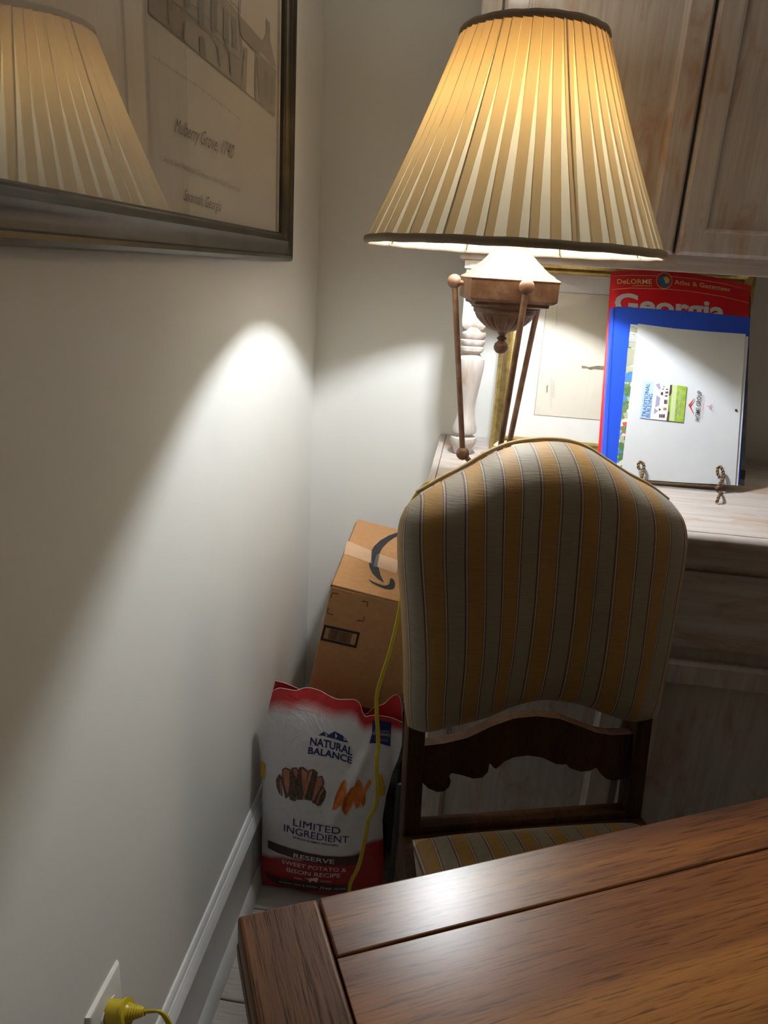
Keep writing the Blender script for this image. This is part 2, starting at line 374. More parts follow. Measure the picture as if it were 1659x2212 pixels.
# ================================================================ room
def struct(o): o['kind'] = 'structure'; return o
RX, RY, RZ = 3.2, -3.4, 2.6
struct(box('wall_left', -.1, 0, RY, 0, 0, RZ, 'wall', bevel=0))
struct(box('wall_back', -.1, RX, 0, .1, 0, RZ, 'wall', bevel=0))
struct(box('wall_right', RX, RX + .1, RY, .1, 0, RZ, 'wall', bevel=0))
struct(box('wall_front', -.1, RX + .1, RY - .1, RY, 0, RZ, 'wall', bevel=0))
struct(box('ceiling', -.1, RX + .1, RY - .1, .1, RZ, RZ + .1, 'ceil', bevel=0))
fl = struct(box('floor', -.1, RX + .1, RY - .1, .1, -.1, -.012, 'gap', bevel=0))
pw = .2; y = -.715 + 4 * pw
row = 0
while y > -2.6:
    y1 = min(y, 0); x = 0.0 if row % 2 else -0.55
    while x < 2.6:
        xa, xb = max(0, x), min(x + 1.1, 2.7)
        if y1 - (y - pw) > .03:
            box('plank', xa + .0015, xb - .0015, y - pw + .0015, y1 - .0015, -.012, random.uniform(-.0012, 0), 'floor', fl, bevel=.0025)
        x += 1.1
    y -= pw; row += 1
def profile_run(name, prof, a0, a1, axis):
    V, Fc = [], []
    for a in (a0, a1):
        for (d, z) in prof: V.append((d, a, z) if axis == 'y' else (a, -d, z))
    n = len(prof)
    for i in range(n): j = (i + 1) % n; Fc.append((i, j, n + j, n + i))
    Fc += [tuple(range(n)), tuple(range(n, 2 * n))]
    return struct(mesh(name, V, Fc, 'trim', smooth=True, auto=30))
bb = [(0, 0), (.019, 0), (.019, .012), (.017, .026), (.013, .036), (.0095, .042), (.0085, .043), (.0085, .17), (.0095, .173), (.0155, .1755), (.011, .194), (.0095, .196),
      (.0095, .199), (.007, .202), (.006, .209), (.003, .214), (0, .214)]
profile_run('baseboard_left', bb, RY, -.02, 'y')
profile_run('baseboard_back', bb, 0.0, .33, 'x')
# ================================================================ left wall framed print
pr = thing('framed_print', 'wide dark pewter framed house drawing under glass, hung on the left wall', 'picture', (0, -.78, 1.261))
Pw = lambda a, b, h: Vector((h, a, b))
rectloft('frame', -1.32, -.3125, 1.261, 2.03, [(0, 0), (0, .017), (.002, .0235), (.006, .026), (.0105, .0245), (.0125, .0215), (.018, .0205), (.026, .0225), (.031, .0245), (.0335, .0255), (.0355, .0225),
         (.038, .020), (.0415, .0185), (.0435, .019), (.0455, .0165), (.0465, .012), (.0465, .002)], Pw, 'pewter', pr)
obox('print_paper', (.004, -1.27, 1.308), (0, .912, 0), (0, 0, .67), (.003, 0, 0), 'cream', pr, bevel=0)
obox('mat_spacer', (.0071, -.3655, 1.308), (0, .0065, 0), (0, 0, .67), (.004, 0, 0), 'mat', pr, bevel=0)
SP = lambda px, py: onx(px, py, .0071)
lx = Vector((.0005, 0, 0))
zp = lambda a, b: (300 + a / 4.608, b / 4.608)
decal('house_drawing', [
    [zp(90, -400), zp(90, 130), zp(1020, 890), zp(1000, 150), zp(860, -20), zp(560, -400)]], SP, 'wash1', pr, lx)
for q_ in ([[zp(1000, 155), zp(1000, 350), zp(1190, 560), zp(1200, 500), zp(1362, 685), zp(1300, 400), zp(1300, 230), zp(1262, 185), zp(1262, 340), zp(1225, 410)],
    [zp(1195, 540), zp(1362, 700), zp(1350, 1150), zp(1195, 1020)],
    [zp(1170, 560), zp(1200, 590), zp(1215, 1035), zp(1190, 1010)], [zp(1040, 460), zp(1075, 490), zp(1060, 930), zp(1030, 900)], [zp(1150, 550), zp(1165, 560), zp(1175, 1005), zp(1150, 980)],
    [zp(90, -100), zp(90, 130), zp(285, 280), zp(270, 0)], [zp(290, 5), zp(430, 130), zp(440, 395), zp(290, 265)], [zp(900, 520), zp(1020, 630), zp(1020, 885), zp(905, 750)]]): decal('drawn_wall', [q_], SP, 'wash3', pr, lx * 2)
for q_ in ([[zp(575, -60), zp(640, -30), zp(640, 290), zp(585, 250)], [zp(705, -60), zp(770, -20), zp(765, 330), zp(710, 290)],
    [zp(835, 75), zp(885, 130), zp(880, 435), zp(830, 390)], [zp(915, 150), zp(960, 205), zp(968, 505), zp(922, 470)], [zp(435, -60), zp(500, -20), zp(500, 90), zp(440, 40)],
    [zp(588, 365), zp(610, 350), zp(645, 395), zp(660, 580), zp(600, 540)], [zp(1235, 705), zp(1278, 735), zp(1272, 990), zp(1243, 965)], [zp(1305, 765), zp(1332, 790), zp(1315, 1040), zp(1295, 1015)]]): decal('drawn_window', [q_], SP, 'wash2', pr, lx * 3)
ln = []
for q in ([(90, 130), (1020, 890), (1340, 1165)], [(270, -10), (290, 270)], [(300, 0), (560, 200), (770, 390), (900, 520), (1020, 620)], [(430, 395), (435, 230), (480, 180), (560, 230), (700, 350), (770, 450), (800, 660)],
          [(850, 420), (890, 540), (905, 750)], [(1000, -100), (990, 160), (1020, 620), (1020, 885)], [(860, -30), (1000, 120)], [(1000, 350), (1195, 560)], [(430, 70), (460, 20), (560, 80), (700, 210), (770, 300), (880, 430)]):
    ln += stroke([zp(*p) for p in q], 2.2)
decal('ink_line', ln, SP, 'wash2', pr, lx * 4)
ln = stroke([zp(120, 560), zp(560, 840), zp(980, 1170)], 1.0)
for i in range(10): ln += stroke([zp(190 + i * 88, 600 + i * 66), zp(190 + i * 88, 560 + i * 66)], 1.2)
decal('scale_bar', ln, SP, 'fink', pr, lx * 3)
text('lettering', 'Mulberry Grove, 1740', (374, 284), (504, 345), (0, -34), SP, 'ink', pr, lx * 3, shear=.6)
text('lettering', "Seat of Gen'l Nathanael Greene on the South Savannah", (350, 347), (517, 416), (0, -13), SP, 'fink', pr, lx * 3, shear=.6)
text('lettering', 'Savannah, Georgia', (394, 432), (476, 458), (0, -26), SP, 'ink', pr, lx * 3, shear=.6)
obox('glass_pane', (.0125, -1.272, 1.307), (0, .914, 0), (0, 0, .675), (.0015, 0, 0), 'glass', pr, bevel=0)
# ================================================================ upper cabinet
CX1 = 1.75
uc = thing('upper_cabinet', 'whitewashed wall cabinet above the counter, behind the lampshade', 'cabinet', (.314, -.1, 1.285))
box('carcass', .318, CX1, -.18, -.001, 1.312, 2.2, 'wz', uc)
box('side_panel', .314, .334, -.198, -.001, 1.285, 2.2, 'wz', uc)
box('face_rail', .314, CX1, -.2, -.18, 1.285, 1.318, 'wx', uc)
box('corner_stile', .314, .349, -.204, -.18, 1.318, 2.2, 'wz', uc, bevel=.003)
DP = [(0, 0), (0, .010), (.0055, .0175), (.0385, .0175), (.0415, .013), (.044, .0115), (.046, .006), (.046, 0)]
def door(x0, x1, z0, z1, y, parent, grain='wz'):
    P = lambda a, b, h: Vector((a, y - h, b))
    d = rectloft('door', x0, x1, z0, z1, DP, P, grain, parent)
    box('door_panel', x0 + .045, x1 - .045, y - .0065, y, z0 + .045, z1 - .045, 'wz', d, bevel=0)
    return d
x = .353
for i in range(4): door(x, x + .337, 1.314, 2.15, -.2, uc); x += .3425
# turned post holding it up
def sq(w, z, c, rot=0.): return [(c[0] + w * math.sqrt(2) * cos(R(45 + 90 * k) + rot), c[1] + w * math.sqrt(2) * sin(R(45 + 90 * k) + rot), z) for k in range(4)]
def sqloft(levels, c, rot=0.):
    V, Fc = [], []
    for w, z in levels: V += sq(w, z, c, rot)
    for i in range(len(levels) - 1):
        for k in range(4): j = (k + 1) % 4; Fc.append((i * 4 + k, i * 4 + j, i * 4 + 4 + j, i * 4 + 4 + k))
    Fc += [(3, 2, 1, 0), tuple((len(levels) - 1) * 4 + k for k in range(4))]
    return V, Fc
bc = (.352, -.172)
tp = join(lathe_vf([(.0175, .911), (.021, .925), (.0245, .930), (.027, .938), (.0255, .944), (.0175, .948), (.0175, .95), (.024, .955), (.0245, .964), (.021, .974), (.018, .985), (.0165, 1.0),
    (.018, 1.02), (.0225, 1.05), (.0265, 1.08), (.0275, 1.094), (.0265, 1.102), (.019, 1.108), (.0165, 1.112), (.0235, 1.118), (.024, 1.124), (.0215, 1.127), (.0245, 1.131), (.0245, 1.137), (.0215, 1.140), (.0245, 1.144), (.0245, 1.151), (.021, 1.155), (.021, 1.163)], bc, 28),
    sqloft([(.017, 1.158), (.0225, 1.166), (.0235, 1.175), (.0235, 1.268), (.0275, 1.270), (.0275, 1.284)], bc))
mesh('turned_post', *tp, 'wz', uc, smooth=True, auto=40)
# ================================================================ base cabinet + countertop
bc_ = thing('base_cabinet', 'whitewashed base cabinet with drawers and doors, behind the striped chair', 'cabinet', (.32, -.26, 0))
box('carcass', .322, CX1, -.505, -.02, .09, .842, 'wz', bc_)
box('toe_kick', .34, CX1, -.45, -.03, 0, .09, 'dark', bc_)
box('face_frame', .320, CX1, -.52, -.505, .09, .845, 'wz', bc_)
x = .336
for i in range(4):
    door(x, x + .333, .13, .682, -.52, bc_)
    P = lambda a, b, h: Vector((a, -.52 - h, b))
    dr = rectloft('drawer', x, x + .333, .702, .838, [(0, 0), (0, .009), (.009, .0175), (.012, .0175), (.06, .0175)], P, 'wx', bc_)
    box('drawer_panel', x + .012, x + .321, -.538, -.522, .714, .826, 'wx', dr, bevel=0)
    x += .3445
ct = thing('countertop', 'long whitewashed wooden counter top carrying the lamp and papers', 'countertop', (.298, -.27, .845))
box('top_board', .3115, CX1, -.546, -.002, .886, .910, 'wx', ct, bevel=.001)
box('edge_strip', .298, .3105, -.546, -.002, .886, .910, 'wy', ct, bevel=.002)
ns = [(-.547, .909), (-.552, .910), (-.558, .907), (-.561, .901), (-.560, .893), (-.556, .887), (-.549, .884), (-.546, .878), (-.540, .866), (-.533, .858), (-.531, .848), (-.531, .846), (-.521, .846), (-.521, .8855), (-.547, .8855)]
V = [(xx, yy, zz) for xx in (.296, CX1) for yy, zz in ns]; n = len(ns)
mesh('nosing', V, [(i, (i + 1) % n, n + (i + 1) % n, n + i) for i in range(n)] + [tuple(range(n)), tuple(range(n, 2 * n))], 'wx', ct, smooth=True, auto=50)
# ================================================================ gilt frame on the counter
LE = math.atan(.042 / .38)
gf = thing('gilt_frame', 'large gilt frame with twig drawing, leaning behind lamp and papers', 'picture', (.645, -.10, .91))
def PG(a, b, h): return Vector((a, -.118 + b * sin(LE) - h * cos(LE), .911 + b * cos(LE) + h * sin(LE)))
rectloft('frame', .407, .887, 0, .392, [(0, -.018), (0, -.004), (.003, .001), (.009, .003), (.016, -.001), (.021, -.006), (.023, -.004), (.0255, -.003), (.028, -.006), (.030, -.010), (.030, -.018)], PG, 'gold', gf)
def slab(name, a0, a1, b0, b1, h0, h1, P, m, parent, **k):
    V = [P(a0, b0, h0), P(a1, b0, h0), P(a1, b1, h0), P(a0, b1, h0), P(a0, b0, h1), P(a1, b0, h1), P(a1, b1, h1), P(a0, b1, h1)]
    return mesh(name, V, BOXF, m, parent, **k)
slab('mat', .436, .858, .029, .363, -.0145, -.0125, PG, 'mat', gf)
slab('drawing', .493, .80, .078, .328, -.0124, -.0120, PG, 'cream2', gf)
gn = Vector((0, -cos(LE), sin(LE)))
SG = lambda px, py: onp(px, py, PG(.5, .1, -.012), gn)
gl_ = gn * .0004
rectloft('ruled_line', .493, .80, .078, .328, [(0, -.0119), (.0009, -.0119), (.0009, -.01195), (0, -.01195)], PG, 'twig', gf)
decal('twig_drawing', [[(1256, 790), (1266, 791), (1272, 793), (1290, 790), (1330, 792), (1330, 800), (1300, 799), (1284, 797), (1275, 799), (1268, 796), (1257, 796)]], SG, 'twig', gf, gl_)
ln = []
for x0, y0, y1 in ((1203, 660, 704), (1182, 832, 848), (1191, 815, 880), (1196, 820, 860)):
    P_ = [(x0 + 2.4 * sin(i * 1.9) - .03 * i, y0 + (y1 - y0) * i / 26) for i in range(27)]; decal('handwriting', stroke(P_, .7), SG, 'fink', gf, gl_)
slab('glass_pane', .4365, .8575, .0295, .3625, -.0098, -.0085, PG, 'glass2', gf)
# ================================================================ lamp
LX, LY = .400, -.440
lp = thing('table_lamp', 'brown urn table lamp on three rods with lit pleated cream shade', 'lamp', (LX, LY, .91))
lathe('base', [(.079, .911), (.080, .915), (.078, .919), (.070, .922), (.058, .926), (.048, .932), (.043, .936), (.0435, .941), (.041, .945), (.037, .948), (.034, .955), (.029, .962), (.020, .966), (.0155, .968), (.0165, .972), (.0145, .977), (.006, .979)], (LX, LY), 'clay', lp)
rot = R(9)
neck = join(sqloft([(.052, 1.2165), (.056, 1.2175), (.056, 1.2215), (.062, 1.2235), (.0655, 1.2265), (.0655, 1.2535), (.067, 1.2545), (.067, 1.2565), (.064, 1.2585), (.060, 1.2605), (.0585, 1.263), (.052, 1.267), (.044, 1.2745),
    (.0425, 1.277), (.036, 1.283), (.028, 1.293), (.0215, 1.305), (.017, 1.33)], (LX, LY), rot), lathe_vf([(.016, 1.328), (.014, 1.36), (.010, 1.365)], (LX, LY), 16))
mesh('urn_shoulder', *neck, 'clay', lp, bevel=.0012, smooth=True, auto=30)
fl_ = lambda a, z: 1 - .055 * (abs(sin(a * 11)) < .35) * min(1, max(0, (1.2035 - z) / .004))
lathe('urn_bowl', [(.003, 1.1755), (.012, 1.1765), (.021, 1.1795), (.030, 1.1845), (.037, 1.190), (.0425, 1.1955), (.0455, 1.201), (.047, 1.2045), (.0485, 1.205), (.0495, 1.2115), (.053, 1.2125), (.053, 1.2145), (.056, 1.2165), (.056, 1.218)], (LX, LY), 'clay', lp, n=132, flute=fl_)
lathe('finial', [(.001, 1.1415), (.007, 1.1435), (.0105, 1.148), (.0115, 1.1525), (.010, 1.158), (.006, 1.1615), (.005, 1.163), (.0078, 1.165), (.0078, 1.167), (.005, 1.169), (.0055, 1.172), (.009, 1.176)], (LX, LY), 'clay', lp)
for k, a in enumerate((167.4, -72.6, 47.4)):
    a = R(a); d = Vector((cos(a), sin(a), 0))
    T = Vector((LX, LY, 1.2475)) + d * .0855; B = Vector((LX, LY, .971)) + d * .0455
    rd = tube('rod', [T, B], .0047, 'clay', lp, n=14)
    ball('ball', T, .0112, 'clay', rd); ball('ball', B, .0112, 'clay', rd)
    tube('pin', [T - d * .028 - Vector((0, 0, .003)), T], .0035, 'clay', rd, n=10)
    tube('pin', [B, B - d * .014 - Vector((0, 0, .012))], .0045, 'clay', rd, n=10)
# shade
Z0, Z1, RB, RTp, NP, NH = 1.300, 1.583, .2225, .1015, 50, 26
V, Fc, UV, MI = [], [], [], []
rw = [random.uniform(.82, 1.18) for _ in range(NP)]
cols = NP * 4
for i in range(NH + 1):
    t = i / NH; z = Z0 + (Z1 - Z0) * t; r = RB + (RTp - RB) * t - .004 * sin(pi * t); ph = 2 * pi / NP
    pitch = r * ph
    for k in range(NP):
        f = min(.93, .0146 * rw[k] / pitch); a0 = ph * k + .004 * sin(k * 3.1 + t * 3)
        for (fa, dr) in ((0.0, .0026), (f, .0012), (f, .0002), (.999, .0)):
            a = a0 + fa * ph; V.append((LX + (r + dr) * cos(a), LY + (r + dr) * sin(a), z)); UV.append((k / NP, t))
for i in range(NH):
    for c in range(cols):
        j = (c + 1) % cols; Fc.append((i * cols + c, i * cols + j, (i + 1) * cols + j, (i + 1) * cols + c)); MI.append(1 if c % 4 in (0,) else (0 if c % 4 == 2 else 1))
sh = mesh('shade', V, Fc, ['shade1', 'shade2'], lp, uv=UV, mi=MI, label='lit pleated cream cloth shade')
rr_ = RB + .0015
def band(name, r, z0, z1, wob):
    n = 120; V, Fc = [], []
    pr_ = [(0, z0), (.003, z0 + .001), (.0045, (z0 + z1) / 2), (.003, z1 - .001), (0, z1), (-.0015, z1), (-.0015, z0)]
    for k in range(n):
        a = 2 * pi * k / n; w = wob * sin(a * 17) * sin(a * 5 + 1)
        for dr, z in pr_: V.append((LX + (r + dr) * cos(a), LY + (r + dr) * sin(a), z + w))
    m = len(pr_)
    for k in range(n):
        for q in range(m): Fc.append((k * m + q, k * m + (q + 1) % m, ((k + 1) % n) * m + (q + 1) % m, ((k + 1) % n) * m + q))
    mesh(name, V, Fc, 'band', sh, smooth=True)
band('trim_band', RB + .0005, Z0 - .004, Z0 + .0075, .0006); band('trim_band', RTp + .0005, Z1 - .007, Z1 + .005, .0006)
for k in range(8):
    a = 2 * pi * k / 8 + .35
    tube('shade_rib', [(LX + (RB - .006) * cos(a), LY + (RB - .006) * sin(a), Z0), (LX + (RTp - .004) * cos(a), LY + (RTp - .004) * sin(a), Z1)], .0013, 'brass', sh, n=6)
tube('socket', [(LX, LY, 1.36), (LX, LY, 1.425)], .013, 'brass', lp, n=16)
ball('bulb', (LX, LY, 1.475), .030, 'bulb', lp, n=16, label='glowing bulb inside the shade')
lathe('bulb_cap', [(.013, 1.422), (.014, 1.432), (.0155, 1.442), (.0170, 1.4475), (.002, 1.448)], (LX, LY), 'plastic', lp, n=20)
hp = smoothpath([(LX - .014, LY, 1.37), (LX - .05, LY, 1.42), (LX - .055, LY, 1.50), (LX, LY, 1.572), (LX + .055, LY, 1.50), (LX + .05, LY, 1.42), (LX + .014, LY, 1.37)], 6)
tube('harp', hp, .0015, 'brass', lp, n=6)
for k in range(3):
    a = R(30 + 120 * k); tube('spider_arm', [(LX, LY, 1.574), (LX + RTp * cos(a), LY + RTp * sin(a), 1.579)], .0014, 'brass', sh, n=6)
# ================================================================ papers on a wire easel
SL = .47; sn = Vector((0, -1, SL)).normalized()
def ST(off): return lambda px, py: onp(px, py, Vector((0, -.30 + off, .918)), sn)
def coons(B, T, L, Rr, s, t):
    f = lambda P, u: Vector(P[-1]) if u >= 1 else Vector(P[int(u * (len(P) - 1))]).lerp(Vector(P[int(u * (len(P) - 1)) + 1]), u * (len(P) - 1) % 1.0)
    return (1 - t) * f(B, s) + t * f(T, s) + (1 - s) * f(L, t) + s * f(Rr, t) - ((1 - s) * (1 - t) * Vector(B[0]) + s * (1 - t) * Vector(B[-1]) + (1 - s) * t * Vector(T[0]) + s * t * Vector(T[-1]))
def sheet(name, B, T, L, Rr, off, th, m, parent=None, ns=24, nt=12, bend=None, loc=(.76, -.28, .93), **k):
    V, Fc = [], []; S = ST(off)
    for side in (0, 1):
        for i in range(nt + 1):
            for j in range(ns + 1):
                s, t = j / ns, i / nt; q = coons(B, T, L, Rr, s, t); p = S(q.x, q.y)
                if bend: p = p + Vector((0, bend(s, t), 0))
                V.append(p - sn * (th * side))
    o = (nt + 1) * (ns + 1); ix = lambda a, i, j: a * o + i * (ns + 1) + j
    for i in range(nt):
        for j in range(ns):
            Fc.append((ix(0, i, j), ix(0, i, j + 1), ix(0, i + 1, j + 1), ix(0, i + 1, j))); Fc.append((ix(1, i, j), ix(1, i + 1, j), ix(1, i + 1, j + 1), ix(1, i, j + 1)))
    for i in range(nt): Fc += [(ix(0, i, 0), ix(0, i + 1, 0), ix(1, i + 1, 0), ix(1, i, 0)), (ix(0, i, ns), ix(1, i, ns), ix(1, i + 1, ns), ix(0, i + 1, ns))]
    for j in range(ns): Fc += [(ix(0, 0, j), ix(1, 0, j), ix(1, 0, j + 1), ix(0, 0, j + 1)), (ix(0, nt, j), ix(0, nt, j + 1), ix(1, nt, j + 1), ix(1, nt, j))]
    return mesh(name, V, Fc, m, parent, smooth=True, auto=40, loc=None if parent else loc, **k)
ms = sheet('map_sheet', [(1300, 1000), (1608, 1049)], [(1330, 640), (1622, 640)], [(1300, 1000), (1330, 640)], [(1608, 1049), (1622, 640)], .034, .002, 'mapsheet')
tag(ms, 'dark green map sheet showing along the right edge behind the blue folder', 'map')
decal('black_strip', [[(1560, 1008), (1610.5, 1016), (1608.5, 1036), (1560, 1030)]], ST(.034), 'black', ms, sn * .0006)
at = thing('road_atlas', 'large red road atlas at the back of the leaning papers', 'book', (.72, -.25, .93))
curl = lambda s, t: .010 * (1 - min(1, s / .07)) ** 2
atS = ST(.026)
at_T = [(1322, 586), (1352, 584), (1382, 583.5), (1412, 584), (1442, 585), (1472, 588), (1502, 592), (1532, 597), (1562, 602.5), (1592, 609), (1621, 617)]
sheet('cover', [(1292, 1000), (1598, 1044)], at_T, [(1292, 1000), (1322, 586)], [(1598, 1044), (1621, 617)], .026, .0015, 'redc', at, bend=curl)
sheet('pages', [(1296, 1000), (1596, 1044)], [(1324, 589), (1380, 587), (1440, 589), (1500, 596), (1560, 606), (1619, 620)], [(1296, 1000), (1324, 589)], [(1596, 1044), (1619, 620)], .0285, .005, 'paper', at, bend=curl)
a3 = sn * .0006
tg = []
for dy in (0, 28): tg += stroke([(1322, 597 + dy + (1 if dy else 0)), (1362, 594.5 + dy), (1412, 596 + dy), (1452, 597.5 + dy), (1502, 603 + dy), (1562, 613 + dy), (1618, 627 + dy)], 1.0)
decal('gold_rule', tg, atS, 'goldp', at, a3)
text('lettering', 'DeLORME', (1333, 613), (1408, 613.5), (0, -10.5), atS, 'goldp', at, a3, bold=.012)
text('lettering', 'a GARMIN brand', (1366, 618.5), (1408, 619), (0, -3), atS, 'goldp', at, a3)
text('lettering', 'Atlas & Gazetteer', (1457, 614), (1579, 631), (-1, -10), atS, 'goldp', at, a3, bold=.01, arc=-1.5)
circ = lambda cx, cy, r, n=24: [(cx + r * cos(2 * pi * i / n), cy + r * sin(2 * pi * i / n)) for i in range(n)]
decal('emblem', [circ(1434.5, 607, 17.5)], atS, 'redc', at, a3 * 1.3); decal('emblem', stroke(circ(1434.5, 607, 17) + [circ(1434.5, 607, 17)[0]], 1.1), atS, 'goldp', at, a3 * 2)
decal('emblem', [circ(1434.5, 607.5, 13.2)], atS, 'globe', at, a3 * 2); decal('emblem', [[(1432, 600), (1440, 598), (1446, 604), (1445, 611), (1438, 614), (1436, 608)]], atS, 'yellow', at, a3 * 3)
text('title_lettering', 'Georgia', (1327, 673), (1565, 693), (2, -42), atS, 'paper', at, a3, bold=.03)
fo = sheet('blue_folder', [(1299, 1008), (1330, 1012), (1598, 1046)], [(1320, 666), (1335, 662), (1500, 673), (1621, 686)], [(1299, 1008), (1320, 666)], [(1598, 1046), (1621, 686)], .012, .005, 'blue', bend=lambda s, t: .011 * (1 - min(1, s / .10)) ** 2 - .002 * math.exp(-((s - .13) / .03) ** 2), ns=40)
tag(fo, 'glossy royal blue folder with rounded spine, in front of the red atlas', 'folder')
br = sheet('brochure', [(1331, 1017), (1420, 1025)], [(1362, 700), (1450, 708)], [(1331, 1017), (1362, 700)], [(1420, 1025), (1450, 708)], .005, .001, 'broch')
tag(br, 'colourful illustrated brochure peeking out left of the white paper', 'brochure')
bS = ST(.005)
decal('pale_panel', [[(1361, 706), (1380, 708), (1378, 718), (1360, 716)], [(1359, 738), (1378, 740), (1377, 752), (1358, 750)]], bS, 'sage', br, a3)
decal('pale_panel', [[(1362, 700.5), (1380, 702), (1379.5, 707), (1361.5, 705)], [(1360.5, 718), (1379, 720), (1377.5, 739), (1359, 737)]], bS, 'paper', br, a3)
decal('painted_patch', [[(1356, 752), (1377, 754), (1374, 786), (1353, 790)]], bS, 'sage', br, a3)
decal('painted_patch', [[(1352, 806), (1372, 800), (1369, 826), (1349, 824)]], bS, 'lakeblue', br, a3)
for i, wd in enumerate(('Lodge at', 'Inn at Sea', 'golf Sea')): text('lettering', wd, (1361.5 - i * .5, 723 + i * 5.6), (1378, 725 + i * 5.6), (0, -2.6), bS, 'black', br, a3 * 2)
wp2 = sheet('paper_sheet', [(1346, 1034), (1594, 1049)], [(1382, 702), (1617, 727)], [(1346, 1034), (1382, 702)], [(1594, 1049), (1617, 727)], .003, .0006, 'paper')
tag(wp2, 'blank white paper sheet just behind the printed one, showing at its right edge', 'paper')
wp = sheet('printed_paper', [(1341, 1030), (1400, 1037), (1470, 1042), (1588, 1048)], [(1378.5, 699), (1450, 709), (1530, 716), (1611, 721.5)], [(1341, 1030), (1378.5, 699)], [(1588, 1048), (1611, 721.5)], 0, .0006, 'paper', bend=lambda s, t: .002 * sin(pi * s) * t)
tag(wp, 'white paper with a small sideways house advertisement, front of the easel', 'paper')
wl = lambda px, py: ST(-.0006)(px, py)
zq = lambda a, b: (1360 + a / 6.9125, 790 + b / 6.9125)
def zpoly(*p): return [zq(*q) for q in p]
decal('printed_picture', [zpoly((205, 228), (370, 238), (310, 800), (150, 778))], wl, 'skyp', wp, a3)
decal('printed_picture', [zpoly((345, 238), (615, 270), (570, 825), (298, 795))], wl, 'housep', wp, a3 * .9)
decal('printed_picture', [zpoly((605, 285), (855, 310), (802, 850), (555, 822))], wl, 'greenp', wp, a3 * .9)
decal('printed_picture', [zpoly((640, 290), (712, 296), (665, 832), (592, 825))], wl, 'greenl', wp, a3 * 1.2)
decal('printed_picture', [zpoly((400, 440), (455, 480), (440, 590), (378, 625)), zpoly((370, 630), (420, 680), (360, 725)), zpoly((385, 280), (455, 265), (450, 300), (465, 335), (440, 360))], wl, 'roofp', wp, a3 * 1.4)
wd = []
for a, b, w, h in ((515, 510, 50, 60), (535, 385, 45, 32), (528, 440, 40, 24), (545, 345, 30, 18), (488, 342, 22, 16), (500, 308, 22, 12), (440, 725, 90, 50), (435, 640, 25, 30), (465, 395, 35, 45)):
    for q in range(3): wd.append(zpoly((a + w * q / 3, b), (a + w * (q + .75) / 3, b + 2), (a + w * (q + .75) / 3 - 2, b + h), (a + w * q / 3 - 2, b + h)))
wd += [zpoly((605, 288), (630, 290), (622, 415), (595, 455), (585, 450)), zpoly((570, 690), (590, 690), (575, 825), (548, 820))]
decal('printed_picture', wd, wl, 'brownband', wp, a3 * 1.8)
decal('printed_picture', [zpoly((505, 628), (550, 632), (545, 665), (500, 660))], wl, 'meat', wp, a3 * 2)
text('lettering', 'TRADITIONAL', zq(238, 770), zq(302, 268), (-9, -1.2), wl, 'bluetext', wp, a3 * 2)
text('lettering', 'BUILDING', zq(296, 775), zq(342, 425), (-8, -1), wl, 'bluetext', wp, a3 * 2)
text('lettering', '2022 PALLADIO AWARDS', zq(732, 782), zq(775, 368), (-4.6, -.5), wl, 'paper', wp, a3 * 2, bold=.01)
text('lettering', 'HOME GROUP', zq(1037, 822), zq(1077, 380), (-10, -1), wl, 'black', wp, a3 * 2, bold=.01)
text('lettering', 'ACTIVE INTEREST MEDIA', zq(1078, 792), zq(1112, 432), (-2.2, -.2), wl, 'redtext', wp, a3 * 2)
decal('emblem', [zpoly((875, 590), (962, 490), (966, 494), (905, 598), (948, 705), (942, 706))], wl, 'redtext', wp, a3 * 2)
decal('emblem', stroke([zq(1228, 575), zq(1185, 625), zq(1220, 662)], .9) + stroke([zq(1228, 600), zq(1170, 600), zq(1222, 640)], .9) + [[zq(1152, 605), zq(1162, 603), zq(1163, 615), zq(1153, 617)]], wl, 'redtext', wp, a3 * 2)
text('lettering', 'ACTIVE INTEREST MEDIA', zq(1243, 730), zq(1264, 512), (-.9, -.1), wl, 'roofp', wp, a3 * 2)
decal('punched_dot', [circ(1589.5, 886.5, 2.8, 10)], wl, 'black', wp, a3 * 2)
# easel
es = thing('wire_easel', 'twisted brown wire easel holding up the papers', 'easel', (.75, -.30, .91))
def twist(P, r, parent, name='twisted_wire', pitch=.011, n=6):
    P = smoothpath(P, n); L = [0]
    for a, b in zip(P, P[1:]): L.append(L[-1] + (b - a).length)
    vf = []
    for s in (0, pi):
        Q = []; u = Vector((.3, .9, .1)).normalized()
        for i, p in enumerate(P):
            T = (P[min(i + 1, len(P) - 1)] - P[max(i - 1, 0)]).normalized(); u = (u - T * u.dot(T)).normalized(); w = T.cross(u); a = 2 * pi * L[i] / pitch + s
            Q.append(p + (u * cos(a) + w * sin(a)) * r)
        vf.append(tube_vf(Q, r, 6))
    mesh(name, *join(*vf), 'wire', parent, smooth=True)
for hx, pts in ((0, [(1385, 1036), (1388, 1024), (1391, 1012), (1390, 1003), (1385, 998), (1380, 1000), (1379, 1008), (1381, 1014)]), (1, [(1551, 1052), (1556, 1044), (1562, 1034), (1562, 1020), (1557, 1009), (1551, 1010), (1550, 1022), (1555, 1032)])):
    H = [ST(-.012)(*p) for p in pts]
    lead = H[0]
    back = Vector((lead.x, lead.y + .06, lead.z - .004))
    twist([back, lead + Vector((0, .012, -.004))] + H, .0016, es, 'wire_hook', n=8)
f0 = ST(-.012)(1551, 1052)
foot = onz(1548, 1086, .9125)
twist([f0 + Vector((0, .02, -.003)), f0 + Vector((.004, -.01, -.008)), onz(1555, 1068, .925), foot], .0016, es, 'wire_leg', n=10)
f1 = ST(-.012)(1385, 1036); foot1 = Vector((f1.x - .012, foot.y + .01, .9125))
